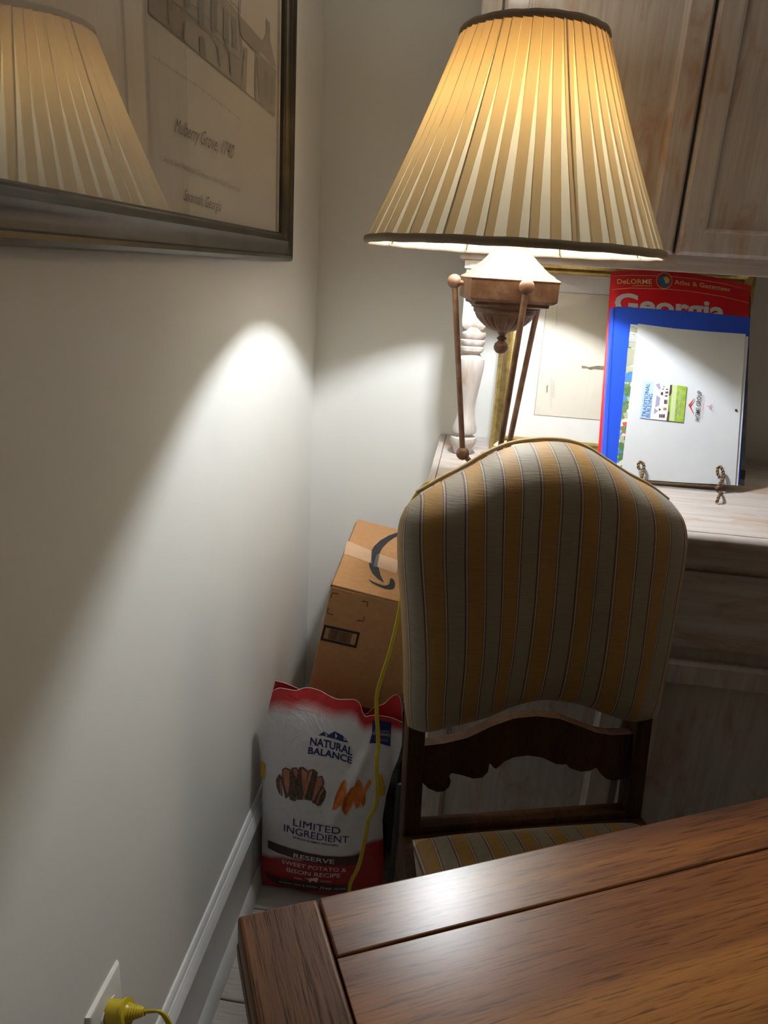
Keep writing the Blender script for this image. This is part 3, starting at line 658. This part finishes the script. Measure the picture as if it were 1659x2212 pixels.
twist([f1 + Vector((0, .02, -.003)), f1 + Vector((-.004, -.01, -.008)), (f1 + foot1) / 2 + Vector((0, -.02, 0)), foot1], .0016, es, 'wire_leg', n=10)
tube('crossbar', [ST(-.004)(1360, 1039), ST(-.004)(1480, 1047), ST(-.004)(1560, 1052)], .0018, 'wire', es, n=6)
tube('back_leg', [Vector((.75, -.10, 1.07)), Vector((.75, -.215, .95)), Vector((.75, -.16, .912))], .002, 'wire', es, n=6)
# ================================================================ chair
th = R(17); ax = Vector((cos(th), sin(th), 0)); nb = Vector((-sin(th), cos(th), 0)); OC = Vector((.337, -.756, .46)); RK = .14
ch = thing('dining_chair', 'dark wooden dining chair with gold and taupe striped padded back and seat', 'chair', (.50, -.90, 0))
pl_n = (nb - Vector((0, 0, 1)) * RK).normalized()
def CH(px, py, off=0.): return onp(px, py, OC + nb * off, pl_n)
def uv_(p): d = p - OC; return d.dot(ax), d.z
def CP(u, v, h=0.): return OC + ax * u + nb * (RK * max(v, -.02) + h) + Vector((0, 0, v))
Bc = [(880, 1568), (912, 1572), (950, 1561), (990, 1549), (1030, 1538), (1060, 1525), (1100, 1508), (1150, 1497), (1200, 1499), (1240, 1508), (1290, 1527), (1330, 1541), (1360, 1548), (1410, 1548)]
Tc = [(877, 1094), (903, 1071), (960, 1038), (1010, 1012), (1055, 985), (1100, 966), (1145, 957), (1190, 954), (1235, 958), (1275, 972), (1320, 1001), (1365, 1030), (1410, 1054), (1452, 1086)]
Lc = [(880, 1568), (871, 1500), (871, 1440), (869, 1380), (865, 1300), (859, 1220), (858, 1160), (864, 1122), (877, 1094)]
Rc = [(1410, 1548), (1420, 1500), (1435, 1420), (1448, 1350), (1460, 1280), (1471, 1220), (1478, 1160), (1472, 1118), (1452, 1086)]
sm2 = lambda P: [tuple(q[:2]) for q in smoothpath([(a, b, 0) for a, b in P], 5)]
Bs, Ts, Ls, Rs = sm2(Bc), sm2(Tc), sm2(Lc), sm2(Rc)
ns_, nt_ = 64, 48; V, Fc, UV = [], [], []
for side in (0, 1):
    for i in range(nt_ + 1):
        for j in range(ns_ + 1):
            s = .5 - .5 * cos(pi * j / ns_) if True else j / ns_; t = .5 - .5 * cos(pi * i / nt_)
            q = coons(Bs, Ts, Ls, Rs, s, t); p = CH(q.x, q.y)
            e = (max(0, 1 - abs(2 * s - 1) ** 5)) ** .5 * (max(0, 1 - abs(2 * t - 1) ** 7)) ** .5
            dt = (1 - t) * .46
            pf = .060 * (1 - math.exp(-dt / .055)) * (max(0, 1 - abs(2 * s - 1) ** 4)) ** .5 * (1 - max(0, 1 - 2 * t) ** 6) ** .5
            if side == 0:
                pf += .0015 * noise.noise(Vector((s * 9, t * 5, 1.3))) * e + .003 * math.exp(-((s - .30 - .03 * t) / .012) ** 2) * max(0, t - .72) * 4 * e
                p = p - nb * pf
            else: p = p + nb * (.012 * e)
            V.append(p); UV.append((((s - .022) / .0627 - 1) / 2 if side == 0 else s * 8, t))
o_ = (nt_ + 1) * (ns_ + 1); ix = lambda a, i, j: a * o_ + i * (ns_ + 1) + j
for i in range(nt_):
    for j in range(ns_): Fc += [(ix(0, i, j), ix(0, i, j + 1), ix(0, i + 1, j + 1), ix(0, i + 1, j)), (ix(1, i, j), ix(1, i + 1, j), ix(1, i + 1, j + 1), ix(1, i, j + 1))]
bk = mesh('padded_back', V, Fc, 'stripe', ch, smooth=True, uv=UV, label='gold and taupe striped padded back')
top = [CH(*p) + nb * .012 + Vector((0, 0, .001)) for p in Tc[1:]]
tube('piping', smoothpath(top, 5), .0032, 'piping', bk, n=8)
# posts
def cbox(u0, u1, v0, v1, h0, h1, name, m='dark', slope=None, **k):
    f = slope or (lambda v: RK * max(v, 0))
    V = []
    for v in (v0, v1):
        for (u, h) in ((u0, h0), (u1, h0), (u1, h1), (u0, h1)): V.append(OC + ax * u + nb * (h + f(v)) + Vector((0, 0, v)))
    return mesh(name, V, BOXF, m, ch, bevel=.003, smooth=True, auto=40, **k)
ul = uv_(CH(877, 1700))[0]; ur = uv_(CH(1403, 1640))[0]; pwid = .0265
WCH = ur - ul
cbox(ul, ul + pwid, -.03, .24, .0, .034, 'back_post'); cbox(ur - pwid, ur, -.03, .24, .0, .034, 'back_post')
cbox(ul + .004, ul + pwid, .24, .50, .006, .026, 'back_post'); cbox(ur - pwid, ur - .004, .24, .50, .006, .026, 'back_post')
# splat
spT = [(908, 1612), (935, 1609), (960, 1606), (1010, 1594), (1060, 1570), (1110, 1552), (1160, 1547), (1210, 1553), (1250, 1568), (1290, 1583), (1320, 1588), (1352, 1587), (1382, 1584)]
spB = [(908, 1686), (925, 1703), (945, 1711), (960, 1709), (970, 1700), (974, 1688), (970, 1676), (976, 1670), (1000, 1675), (1022, 1682), (1042, 1680), (1054, 1668), (1057, 1650), (1060, 1650), (1066, 1658), (1072, 1661), (1090, 1645), (1110, 1636),
       (1140, 1632), (1170, 1636), (1200, 1650), (1215, 1652), (1222, 1650), (1232, 1660), (1255, 1667), (1275, 1665), (1290, 1657), (1296, 1670), (1310, 1683), (1325, 1687), (1345, 1682), (1382, 1676)]
out = [CH(*p, .010) for p in spT] + [CH(*p, .010) for p in reversed(spB)]
n = len(out); bm_V = out + [p + nb * .018 for p in out]
o = mesh('back_rail', bm_V, [tuple(range(n)), tuple(reversed(range(n, 2 * n)))] + [(i, (i + 1) % n, n + (i + 1) % n, n + i) for i in range(n)], 'dark', ch, label='wavy carved lower back rail')
# seat
FWD = -nb
def SPt(u, d, z): return OC + ax * u + FWD * d + Vector((0, 0, z - .46))
def prismuv(name, poly, z0, z1, m, **k):
    n = len(poly); V = [SPt(u, d, z0) for u, d in poly] + [SPt(u, d, z1) for u, d in poly]
    return mesh(name, V, [tuple(range(n)), tuple(range(n, 2 * n))] + [(i, (i + 1) % n, n + (i + 1) % n, n + i) for i in range(n)], m, ch, bevel=.003, smooth=True, auto=40, **k)
cw = .045
prismuv('seat_frame', [(ul, -.03), (ur, -.03), (ur + cw, .42), (ul - cw, .42)], .395, .453, 'dark')
ns_, nt_ = 40, 24; V, Fc, UV = [], [], []
for i in range(nt_ + 1):
    for j in range(ns_ + 1):
        s, t = j / ns_, i / nt_; uL = ul + .012 - (cw) * t; uR = ur - .012 + cw * t
        e = (max(0, 1 - abs(2 * s - 1) ** 8) * max(0, 1 - abs(2 * t - 1) ** 8)) ** .5
        V.append(SPt(uL + (uR - uL) * s, .004 + .41 * t, .4525 + .026 * e + .012 * sin(pi * s) * sin(pi * min(1, t * 1.3)) * 1)); UV.append(((uL + (uR - uL) * s - ul - .012) / .0495 + .02, t))
o_ = len(V)
for i in range(nt_):
    for j in range(ns_): a = i * (ns_ + 1) + j; Fc.append((a, a + ns_ + 1, a + ns_ + 2, a + 1))
mesh('seat_cushion', V, Fc, 'stripe', ch, smooth=True, uv=UV, label='striped upholstered seat')
cbox(ul + .02, ur - .02, -.008, .006, .004, .028, 'seat_back_rail')
for u0 in (ul, ur - pwid): cbox(u0, u0 + pwid, -.46, -.03, .0, .034, 'leg', slope=lambda v: .10 * max(0, -(v + .05)) ** 1)
for u0 in (ul - cw, ur + cw - .034):
    V = [SPt(u, d, z) for z in (0, .45) for u, d in ((u0, .385), (u0 + .034, .385), (u0 + .034, .42), (u0, .42))]
    mesh('leg', V, BOXF, 'dark', ch, bevel=.003, smooth=True, auto=40)
# ================================================================ cardboard box
def rotm(rx, ry, rz): return Matrix.Rotation(rz, 3, 'Z') @ Matrix.Rotation(ry, 3, 'Y') @ Matrix.Rotation(rx, 3, 'X')
BM = rotm(.05, .167, .033); BO = Vector((.136, -.415, .696)); bx_, by_, bz_ = BM @ Vector((1, 0, 0)), BM @ Vector((0, 1, 0)), BM @ Vector((0, 0, 1))
BW, BD, BH = .185, .335, .665
cb = thing('cardboard_box', 'tall brown shipping box leaning in the corner behind the dog food bag', 'box', (BO.x, -.25, 0))
obox('box_body', BO - bz_ * BH, bx_ * BW, by_ * BD, bz_ * (BH - .0045), 'card', cb, bevel=.002)
obox('top_flap', BO - bz_ * .004 + by_ * .0005 + bx_ * .001, bx_ * (BW - .002), by_ * (BD * .995), bz_ * .004, 'card', cb, bevel=.001)
V1, F1 = [], []
for k in range(24):
    y0 = BD * k / 24; w = .0015 + .0012 * noise.noise(Vector((k * .8, 0, 0)))
    V1 += [BO + by_ * y0 - bx_ * w - bz_ * .0065, BO + by_ * y0 + bx_ * .0008 - bz_ * .0065, BO + by_ * y0 + bx_ * .0008 - bz_ * .0005, BO + by_ * y0 - bx_ * w - bz_ * .002]
for k in range(23): F1 += [(k * 4 + q, k * 4 + (q + 1) % 4, k * 4 + 4 + (q + 1) % 4, k * 4 + 4 + q) for q in range(4)]
mesh('worn_edge', V1, F1, 'cardedge', cb)
STp = lambda px, py: onp(px, py, BO, bz_)
SFr = lambda px, py: onp(px, py, BO, by_)
lt, lf = bz_ * .0005, -by_ * .0006
decal('arrow_logo', [[(864, 1148), (857, 1151), (840, 1157), (822, 1167), (808, 1180), (799, 1196), (796, 1212), (798, 1226), (805, 1240), (816, 1251), (829, 1259), (829, 1257), (822, 1243), (818, 1228), (817, 1212), (819, 1198), (826, 1184), (838, 1172), (850, 1163), (864, 1156)],
    [(794.5, 1251), (806, 1257), (818, 1262), (830, 1265.5), (838, 1264), (842, 1259), (842, 1252), (845, 1249), (850, 1252), (853.5, 1260), (853, 1268), (849, 1273), (843, 1274), (830, 1272), (815, 1266), (802, 1259)]], STp, 'black', cb, lt)
decal('packing_tape', [[(749.5, 1168), (743, 1197), (800, 1217), (804, 1191)], [(818, 1197), (812, 1224), (856, 1240), (860, 1211)]], STp, 'tape', cb, lt * 1.5)
decal('packing_tape', [[(804, 1191), (800, 1217), (805, 1219), (802, 1205), (802, 1190)]], STp, 'tape2', cb, lt * 2)
decal('packing_tape', [[(813, 1199), (806, 1224), (814, 1226.5), (818, 1207), (820, 1200)]], STp, 'tape2', cb, lt * 2)
mk = []
for q in ([(715, 1291), (718, 1280), (731, 1283)], [(782, 1298), (795, 1300.5), (792.5, 1310)], [(709, 1313), (707, 1324), (720, 1327.5)], [(787, 1332), (785, 1342), (771, 1339.5)]): decal('corner_mark', stroke(q, 1.8), SFr, 'black', cb, lf)
Q = [Vector(p) for p in ((701, 1349), (777.5, 1366), (769.5, 1400), (692, 1382))]
def bq(u, v): return tuple((Q[0] * (1 - u) + Q[1] * u) * (1 - v) + (Q[3] * (1 - u) + Q[2] * u) * v)
for a in ((0, 0, 1, .15), (0, .85, 1, 1), (0, 0, .06, 1), (.94, 0, 1, 1)): mk.append([bq(a[0], a[1]), bq(a[2], a[1]), bq(a[2], a[3]), bq(a[0], a[3])])
u = .18
while u < .80:
    w = random.choice((.006, .010, .018)); mk.append([bq(u, .18), bq(u + w, .18), bq(u + w, .82), bq(u, .82)]); u += w + random.choice((.007, .010, .016))
decal('barcode', mk, SFr, 'black', cb, lf)
# ================================================================ dog food bag
def FB(x, z):
    s = min(1, abs((x - .145) / .135)); zz = min(1, max(0, z / .52))
    y = -.457 - .040 * sin(pi * zz) ** .7 * (1 - s ** 3) + .004 * noise.noise(Vector((x * 9, z * 7, 0))) * 1
    return y - .006 * math.exp(-((x - .22 + (.36 - z) * .35) / .012) ** 2) * math.exp(-((z - .33) / .12) ** 2)
def SB(px, py):
    y = -.48
    for _ in range(12): p = ony(px, py, y); y = FB(p.x, p.z)
    return ony(px, py, y)
bg = thing('dog_food_bag', 'upright white and red dog food bag standing by the baseboard', 'bag', (.15, -.43, 0))
bT = [(589, 1493), (602, 1487), (620, 1489), (640, 1492), (655, 1487), (668, 1486), (690, 1492), (712, 1504), (730, 1511), (750, 1511.5), (766, 1512), (777, 1520), (783, 1538), (789, 1548), (800, 1546), (820, 1546), (846, 1551), (869, 1561)]
bT = [(a, b) for a, b in bT]
bB = [(566, 1919), (590, 1929), (640, 1936), (700, 1938), (760, 1932), (825, 1910)]
bL = [(566, 1919), (557, 1890), (554, 1840), (556, 1790), (559, 1740), (562, 1690), (566, 1640), (572, 1580), (580, 1530), (589, 1493)]
bR = [(825, 1910), (829, 1870), (828, 1820), (826, 1770), (834, 1720), (848, 1668), (860, 1640), (868, 1610), (869, 1580), (869, 1561)]
ns_, nt_ = 60, 64; V, Fc, UV = [], [], []
for i in range(nt_ + 1):
    for j in range(ns_ + 1):
        s, t = j / ns_, i / nt_; q = coons(bB, bT, bL, bR, s, t); p = SB(q.x, q.y); p.z = max(p.z, .002); p.x = max(p.x, .0195); V.append(p)
        arc = .018 * (1 - (2 * s - 1) ** 2) if t < .5 else 0
        UV.append((s, t + arc - (.03 * (s > .88) * (t < .5))))
for i in range(nt_):
    for j in range(ns_): a = i * (ns_ + 1) + j; Fc.append((a, a + 1, a + ns_ + 2, a + ns_ + 1))
mesh('front_panel', V, Fc, 'bag', bg, smooth=True, uv=UV, label='white printed front with red top and base')
FV = V
# gussets + rear panel
V, Fc, UV = [], [], []
path = [(0, 0)]
def ring(i):
    t = i / nt_; L = FV[i * (ns_ + 1)]; Rr = FV[i * (ns_ + 1) + ns_]; yb = -.395 - .045 * t ** 3
    zt = L.z; zr = Rr.z
    xl, xr = max(L.x, .0195), Rr.x
    m = (L.y + yb) / 2; g = .012 * (1 - t)
    pts = [L, Vector((xl + g, m, zt)), Vector((xl + .002, yb, zt))]
    for k in range(1, 8): f = k / 8; pts.append(Vector((xl + (xr - xl) * f, yb, zt + (zr - zt) * f)))
    pts += [Vector((xr - .002, yb, zr)), Vector((xr - g, m, zr)), Rr]
    return pts
rows = [ring(i) for i in range(nt_ + 1)]; mrow = len(rows[0])
for i, rw_ in enumerate(rows):
    for p in rw_: V.append(p); UV.append((0, i / nt_))
for i in range(nt_):
    for j in range(mrow - 1): a = i * mrow + j; Fc.append((a, a + mrow, a + mrow + 1, a + 1))
mesh('rear_panel', V, Fc, 'bag', bg, smooth=True, uv=UV)
bb_ = [FV[j] for j in range(0, ns_ + 1)] + list(reversed(rows[0][1:-1]))
mesh('base_panel', bb_, [tuple(range(len(bb_)))], 'bagred', bg)
tl = smoothpath([SB(*p) + Vector((0, 0, .0004)) for p in bT], 4)
tube('cut_edge', tl, .0007, 'bagedge', bg, n=5)
def backrim(pts, zl):
    T = [ony(a, b, -.445) for a, b in pts]; V = T + [Vector((p.x, -.4455, min(p.z - .02, zl))) for p in T]; n = len(T)
    mesh('rear_rim', V, [(i, i + 1, n + i + 1, n + i) for i in range(n - 1)], 'bagred', bg, smooth=True)
    tube('cut_edge', [p + Vector((0, -.0005, 0)) for p in T], .0006, 'bagedge', bg, n=5)
backrim([(589, 1493), (595, 1470), (612, 1474), (635, 1483), (652, 1491), (668, 1495)], .47)
backrim([(783, 1548), (795, 1540), (805, 1529), (816, 1525), (830, 1520), (840, 1510), (850, 1502), (858, 1500), (865, 1508), (869, 1530), (869, 1562)], .44)
lb = Vector((0, -.0009, 0)); z5 = lambda a, b: (520 + a / 4.1475, 1440 + b / 4.1475)
def zb(*p): return [z5(*q) for q in p]
def dec(name, polys, m, k=1., **kk):
    for q in ([polys] if name in ('brown_band', 'blue_badge') else [[p] for p in polys]): fine_decal(name, q, SB, m, bg, lb * k, **kk)
dec('mountain_emblem', [zb((693, 612), (748, 580), (785, 607), (845, 577), (885, 635), (918, 620), (965, 680), (905, 668), (840, 645), (790, 633), (745, 618))], 'navy')
dec('mountain_emblem', [zb((752, 590), (778, 610), (768, 622)), zb((848, 588), (866, 618), (850, 640)), zb((920, 628), (945, 660), (925, 655))], 'white', 1.5)
text('lettering', 'NATURAL', z5(620, 698), z5(1000, 795), (1.5, -17), SB, 'navy', bg, lb, bold=.026, arc=-3)
text('lettering', 'BALANCE', z5(602, 775), z5(995, 868), (1.5, -14.5), SB, 'navy', bg, lb, bold=.026, arc=-3)
# meat slices
def blob(pts): return zb(*pts)
sl = [[(315, 1010), (345, 960), (370, 985), (365, 1100), (372, 1160), (345, 1135), (322, 1080)], [(370, 920), (400, 900), (460, 925), (455, 1050), (440, 1160), (400, 1180), (375, 1060)],
      [(455, 905), (500, 900), (530, 940), (515, 1080), (490, 1205), (440, 1190), (445, 1040)], [(522, 900), (560, 895), (610, 940), (600, 1060), (560, 1190), (500, 1190), (510, 1050)],
      [(612, 925), (650, 915), (690, 945), (675, 1060), (640, 1200), (575, 1190), (590, 1050)], [(690, 985), (730, 975), (750, 1040), (715, 1150), (690, 1240), (640, 1215), (660, 1090)],
      [(740, 1075), (765, 1120), (755, 1180), (715, 1245), (680, 1245), (700, 1160)]]
dec('steak_picture', [blob(s) for s in sl], 'sear')
dec('steak_picture', [blob([(378, 930), (405, 910), (440, 930), (438, 1060), (425, 1140), (400, 1090)]), blob([(350, 1030), (362, 1000), (366, 1080), (372, 1150), (356, 1140)]), blob([(470, 912), (500, 910), (515, 945), (500, 990), (480, 960)]), blob([(545, 905), (600, 945), (588, 1050), (562, 1120), (550, 1020)]),
    blob([(618, 935), (648, 925), (620, 1020), (570, 1185), (552, 1188), (585, 1060)]), blob([(690, 990), (728, 985), (735, 1040), (690, 1120), (655, 1195), (640, 1190), (665, 1080)]), blob([(735, 1090), (750, 1100), (715, 1150), (690, 1225), (682, 1220), (700, 1150)])], 'meat', 1.5)
pt = [[(820, 1282), (845, 1160), (900, 1040), (930, 1010), (945, 1040), (945, 1150), (900, 1240), (850, 1280)], [(1040, 1020), (1060, 1010), (1085, 1045), (1100, 1120), (1075, 1240), (1035, 1275), (1010, 1200), (1015, 1080)],
      [(1100, 1100), (1150, 1010), (1170, 1015), (1170, 1045), (1120, 1130), (1118, 1220), (1095, 1255), (1075, 1200)]]
dec('sweet_potato_picture', [blob(p) for p in pt], 'orange')
dec('sweet_potato_picture', [blob([(905, 1250), (925, 1170), (990, 1080), (1020, 1070), (1020, 1150), (1000, 1240), (940, 1330), (910, 1290)])], 'orange', 1.6)
dec('sweet_potato_picture', [blob([(905, 1040), (932, 1015), (905, 1090), (850, 1210), (822, 1275), (848, 1160)]), blob([(1085, 1200), (1118, 1140), (1116, 1220), (1095, 1252)]), blob([(925, 1180), (985, 1090), (1000, 1100), (950, 1200), (935, 1310), (912, 1280)])], 'orange2', 1.9)
text('lettering', 'LIMITED', z5(468, 1420), z5(890, 1502), (1, -15.5), SB, 'navy', bg, lb, arc=2)
text('lettering', 'INGREDIENT', z5(386, 1468), z5(965, 1578), (1, -15.5), SB, 'navy', bg, lb, arc=6)
text('lettering', 'SINGLE ANIMAL PROTEIN', z5(465, 1530), z5(870, 1610), (.5, -4), SB, 'black', bg, lb, bold=.008, arc=3)
def bandpts(T, B): return [[T[i], T[i + 1], B[i + 1], B[i]] for i in range(len(T) - 1)]
T_ = zb((243, 1550), (330, 1588), (450, 1628), (600, 1668), (750, 1694), (900, 1702), (1020, 1692), (1098, 1675)); B_ = zb((245, 1622), (330, 1665), (450, 1705), (600, 1745), (750, 1775), (900, 1783), (1010, 1778), (1075, 1765))
dec('brown_band', bandpts(T_, B_), 'brownband')
T_ = zb((215, 1835), (330, 1885), (480, 1915), (640, 1935), (800, 1950), (1000, 1955)); B_ = zb((245, 1895), (330, 1945), (480, 1985), (640, 2005), (800, 2015), (980, 2018))
dec('brown_band', bandpts(T_, B_), 'brownband')
text('lettering', 'RESERVE', z5(472, 1702), z5(838, 1762), (1, -9.5), SB, 'white', bg, lb * 2, bold=.014, arc=2)
text('lettering', 'SWEET POTATO &', z5(368, 1755), z5(945, 1835), (1, -8.5), SB, 'white', bg, lb * 1.5, bold=.008, arc=5)
text('lettering', 'BISON RECIPE', z5(410, 1830), z5(892, 1885), (1, -9), SB, 'white', bg, lb * 1.5, bold=.008, arc=4)
text('lettering', 'FOR', z5(480, 1895), z5(550, 1908), (0, -4), SB, 'white', bg, lb * 1.5)
text('lettering', 'DOGS', z5(718, 1925), z5(810, 1932), (0, -4), SB, 'white', bg, lb * 1.5)
dec('running_dog_emblem', [zb((570, 1885), (600, 1893), (650, 1890), (680, 1885), (700, 1895), (680, 1905), (672, 1915), (680, 1930), (665, 1925), (655, 1915), (635, 1915), (625, 1930), (612, 1925), (612, 1908), (600, 1900))], 'white', 1.5)
text('lettering', 'WHEAT, SOY & GRAIN', z5(340, 1925), z5(685, 1978), (.5, -3.5), SB, 'white', bg, lb * 2, arc=1)
text('lettering', 'Free', z5(705, 1990), z5(815, 1995), (.5, -7), SB, 'white', bg, lb * 2, shear=.4)
text('lettering', 'RECIPE', z5(838, 1992), z5(940, 1992), (.5, -3.5), SB, 'white', bg, lb * 2)
dec('blue_badge', [zb((1180, 480), (1260, 482), (1352, 495), (1345, 600), (1340, 712), (1240, 683), (1152, 683), (1178, 590))], 'navy')
text('lettering', 'MADE WITH', z5(1203, 578), z5(1327, 588), (0, -4.5), SB, 'white', bg, lb * 1.6)
text('lettering', 'CONFIDENCE', z5(1183, 604), z5(1337, 622), (0, -6), SB, 'white', bg, lb * 1.6, bold=.012)
dec('blue_badge', stroke(zb((1195, 628), (1325, 634)), .5) + stroke(zb((1200, 645), (1325, 651)), 1.2) + stroke(zb((1200, 658), (1325, 664)), 1.2), 'roofp', 1.6)
dec('corn_picture', [zb((182, 845), (200, 850), (222, 880), (225, 960), (212, 1010), (190, 1005), (178, 960))], 'yellow')
dec('yellow_patch', [zb((1225, 960), (1265, 965), (1300, 1090), (1290, 1150), (1245, 1160), (1215, 1150))], 'yellow')
# ================================================================ black case
bcs = thing('black_case', 'slim black case standing in shadow between bag and chair', 'case', (.304, -.43, 0))
box('case_body', .290, .3175, -.49, -.41, .004, .33, 'blackp', bcs, bevel=.006)
box('side_rib', .2885, .2905, -.475, -.425, .05, .28, 'blackp', bcs, bevel=.0006)
for q in (-.478, -.422): lathe('foot', [(.006, 0), (.007, .005)], (.304, q), 'blackp', bcs, n=12)
# ================================================================ table
ta = R(26.3); tx = Vector((cos(ta), sin(ta), 0)); ty = Vector((sin(ta), -cos(ta), 0)); TO = Vector((.217, -1.208, 0)); TZ = .76
tb = thing('wooden_table', 'brown oak table with breadboard end, in the near right corner', 'table', tuple(TO + tx * .7 + ty * .4))
TW, TL = .86, 1.5; g = .0011
def plank(name, u0, u1, v0, v1, m, z1=TZ, th_=.028, bev=.002):
    obox(name, TO + tx * u0 + ty * v0 + Vector((0, 0, z1 - th_)), tx * (u1 - u0), ty * (v1 - v0), Vector((0, 0, th_)), m, tb, bevel=bev, seg=3)
plank('breadboard_end', 0, .066, 0, TW, 'ty', TZ + .0006, bev=.0035)
plank('border_plank', .066 + g, TL, 0, .058, 'tx', bev=.0022)
plank('plank', .066 + g, TL, .058 + g, .40, 'tx', TZ - .0004, bev=.0008)
plank('plank', .066 + g, TL, .40 + g, TW - .058, 'tx', TZ - .0004, bev=.0008)
plank('border_plank', .066 + g, TL, TW - .058 + g, TW, 'tx', bev=.0022)
def tbar(name, u0, u1, v0, v1, z0, z1, m='dark'): obox(name, TO + tx * u0 + ty * v0 + Vector((0, 0, z0)), tx * (u1 - u0), ty * (v1 - v0), Vector((0, 0, z1 - z0)), m, tb, bevel=.002)
tbar('edge_moulding', -.0005, TL, -.0008, TW, TZ - .045, TZ - .0285, 'ty')
tbar('apron', .05, TL - .05, .03, .05, .63, TZ - .045); tbar('apron', .05, .07, .05, TW - .03, .63, TZ - .045)
tbar('apron', .05, TL - .05, TW - .05, TW - .03, .63, TZ - .045); tbar('apron', TL - .07, TL - .05, .05, TW - .05, .63, TZ - .045)
for u0 in (.07, TL - .13):
    for v0 in (.52 if u0 < .5 else .05, TW - .11): tbar('leg', u0, u0 + .06, v0, v0 + .06, 0, TZ - .045)
# ================================================================ outlet + extension cord
ol = thing('wall_outlet', 'white wall outlet plate low on the left wall, yellow plug in it', 'outlet', (.003, -1.055, .39))
PO = lambda a, b, h: Vector((h, a, b))
rectloft('cover_plate', -1.092, -1.018, .325, .443, [(0, 0), (0, .002), (.002, .0045), (.006, .006), (.037, .006)], PO, 'plastic', ol)
for zc in (.404, .364):
    V = [(hh, -1.055 + .0165 * min(.82, max(-.82, cos(2 * pi * k / 20))) / .82, zc + .014 * sin(2 * pi * k / 20)) for hh in (.003, .0072) for k in range(20)]
    mesh('receptacle', V, [tuple(range(20)), tuple(range(20, 40))] + [(k, (k + 1) % 20, 20 + (k + 1) % 20, 20 + k) for k in range(20)], 'plastic', ol)
ec = thing('extension_cord', 'yellow extension cord plugged in low left and rising past the bag to the counter', 'cord', (.05, -1.055, 0))
dirp = Vector((1, 0, .28)).normalized(); upp = Vector((-.28, 0, 1)).normalized(); PL0 = Vector((.0078, -1.055, .404))
V, Fc = [], []
prf = [(0, .0125, .0155), (.002, .0135, .0165), (.006, .0135, .0165), (.012, .0125, .015), (.020, .012, .013), (.021, .015, .0165), (.0245, .015, .0165), (.0255, .010, .011)]
for k in range(6): prf += [(.027 + k * .003, .0095 - k * .0008, .0100 - k * .0008), (.0285 + k * .003, .0082 - k * .0008, .0086 - k * .0008)]
prf += [(.046, .0045, .0045)]
for (d, ry, rz) in prf:
    for k in range(20): a = 2 * pi * k / 20; V.append(PL0 + dirp * d + Vector((0, 1, 0)) * (ry * cos(a)) + upp * (rz * sin(a)))
for i in range(len(prf) - 1): Fc += [(i * 20 + k, i * 20 + (k + 1) % 20, i * 20 + 20 + (k + 1) % 20, i * 20 + 20 + k) for k in range(20)]
Fc += [tuple(range(20)), tuple(range((len(prf) - 1) * 20, len(prf) * 20))]
mesh('plug', V, Fc, 'cord', ec, smooth=True, auto=35)
e0 = PL0 + dirp * .044
CY = -.535
up_ = [ony(755, 1918, CY + .01), ony(775, 1870, CY), ony(791, 1800, CY - .01), ony(796, 1770, CY - .012), ony(812, 1740, CY - .012), ony(815, 1700, CY - .012), ony(813, 1655, CY - .01), ony(817, 1600, CY), ony(814, 1540, CY), ony(815, 1500, CY), ony(826, 1460, CY), ony(842, 1410, CY), ony(857, 1350, CY + .005), ony(866, 1300, CY + .01),
       Vector((.274, -.50, .78)), Vector((.270, -.47, .87)), ony(880, 1100, -.50), ony(903, 1064, -.50), ony(920, 1046, -.49), ony(940, 1039, -.49), ony(958, 1040, -.485), Vector((.345, -.488, .922)), Vector((.40, -.532, .915)), Vector((.46, -.533, .915))]
floorp = [e0 - dirp * .003, e0 + dirp * .006, Vector((.070, -1.055, .421)), Vector((.079, -1.056, .413)), Vector((.085, -1.058, .396)), Vector((.088, -1.06, .36)), Vector((.085, -1.07, .2)), Vector((.08, -1.09, .05)), Vector((.11, -1.10, .005)), Vector((.22, -1.06, .005)), Vector((.36, -.93, .005)), Vector((.34, -.70, .005)), Vector((.27, -.58, .006)), Vector((.225, -.53, .02))]
pth = smoothpath(floorp + up_, 7)
vf = [tube_vf([p + Vector((dx, 0, 0)) for p in pth], .0017, 8) for dx in (-.0022, 0, .0022)]
mesh('cable', *join(*vf), 'cord', ec, smooth=True)
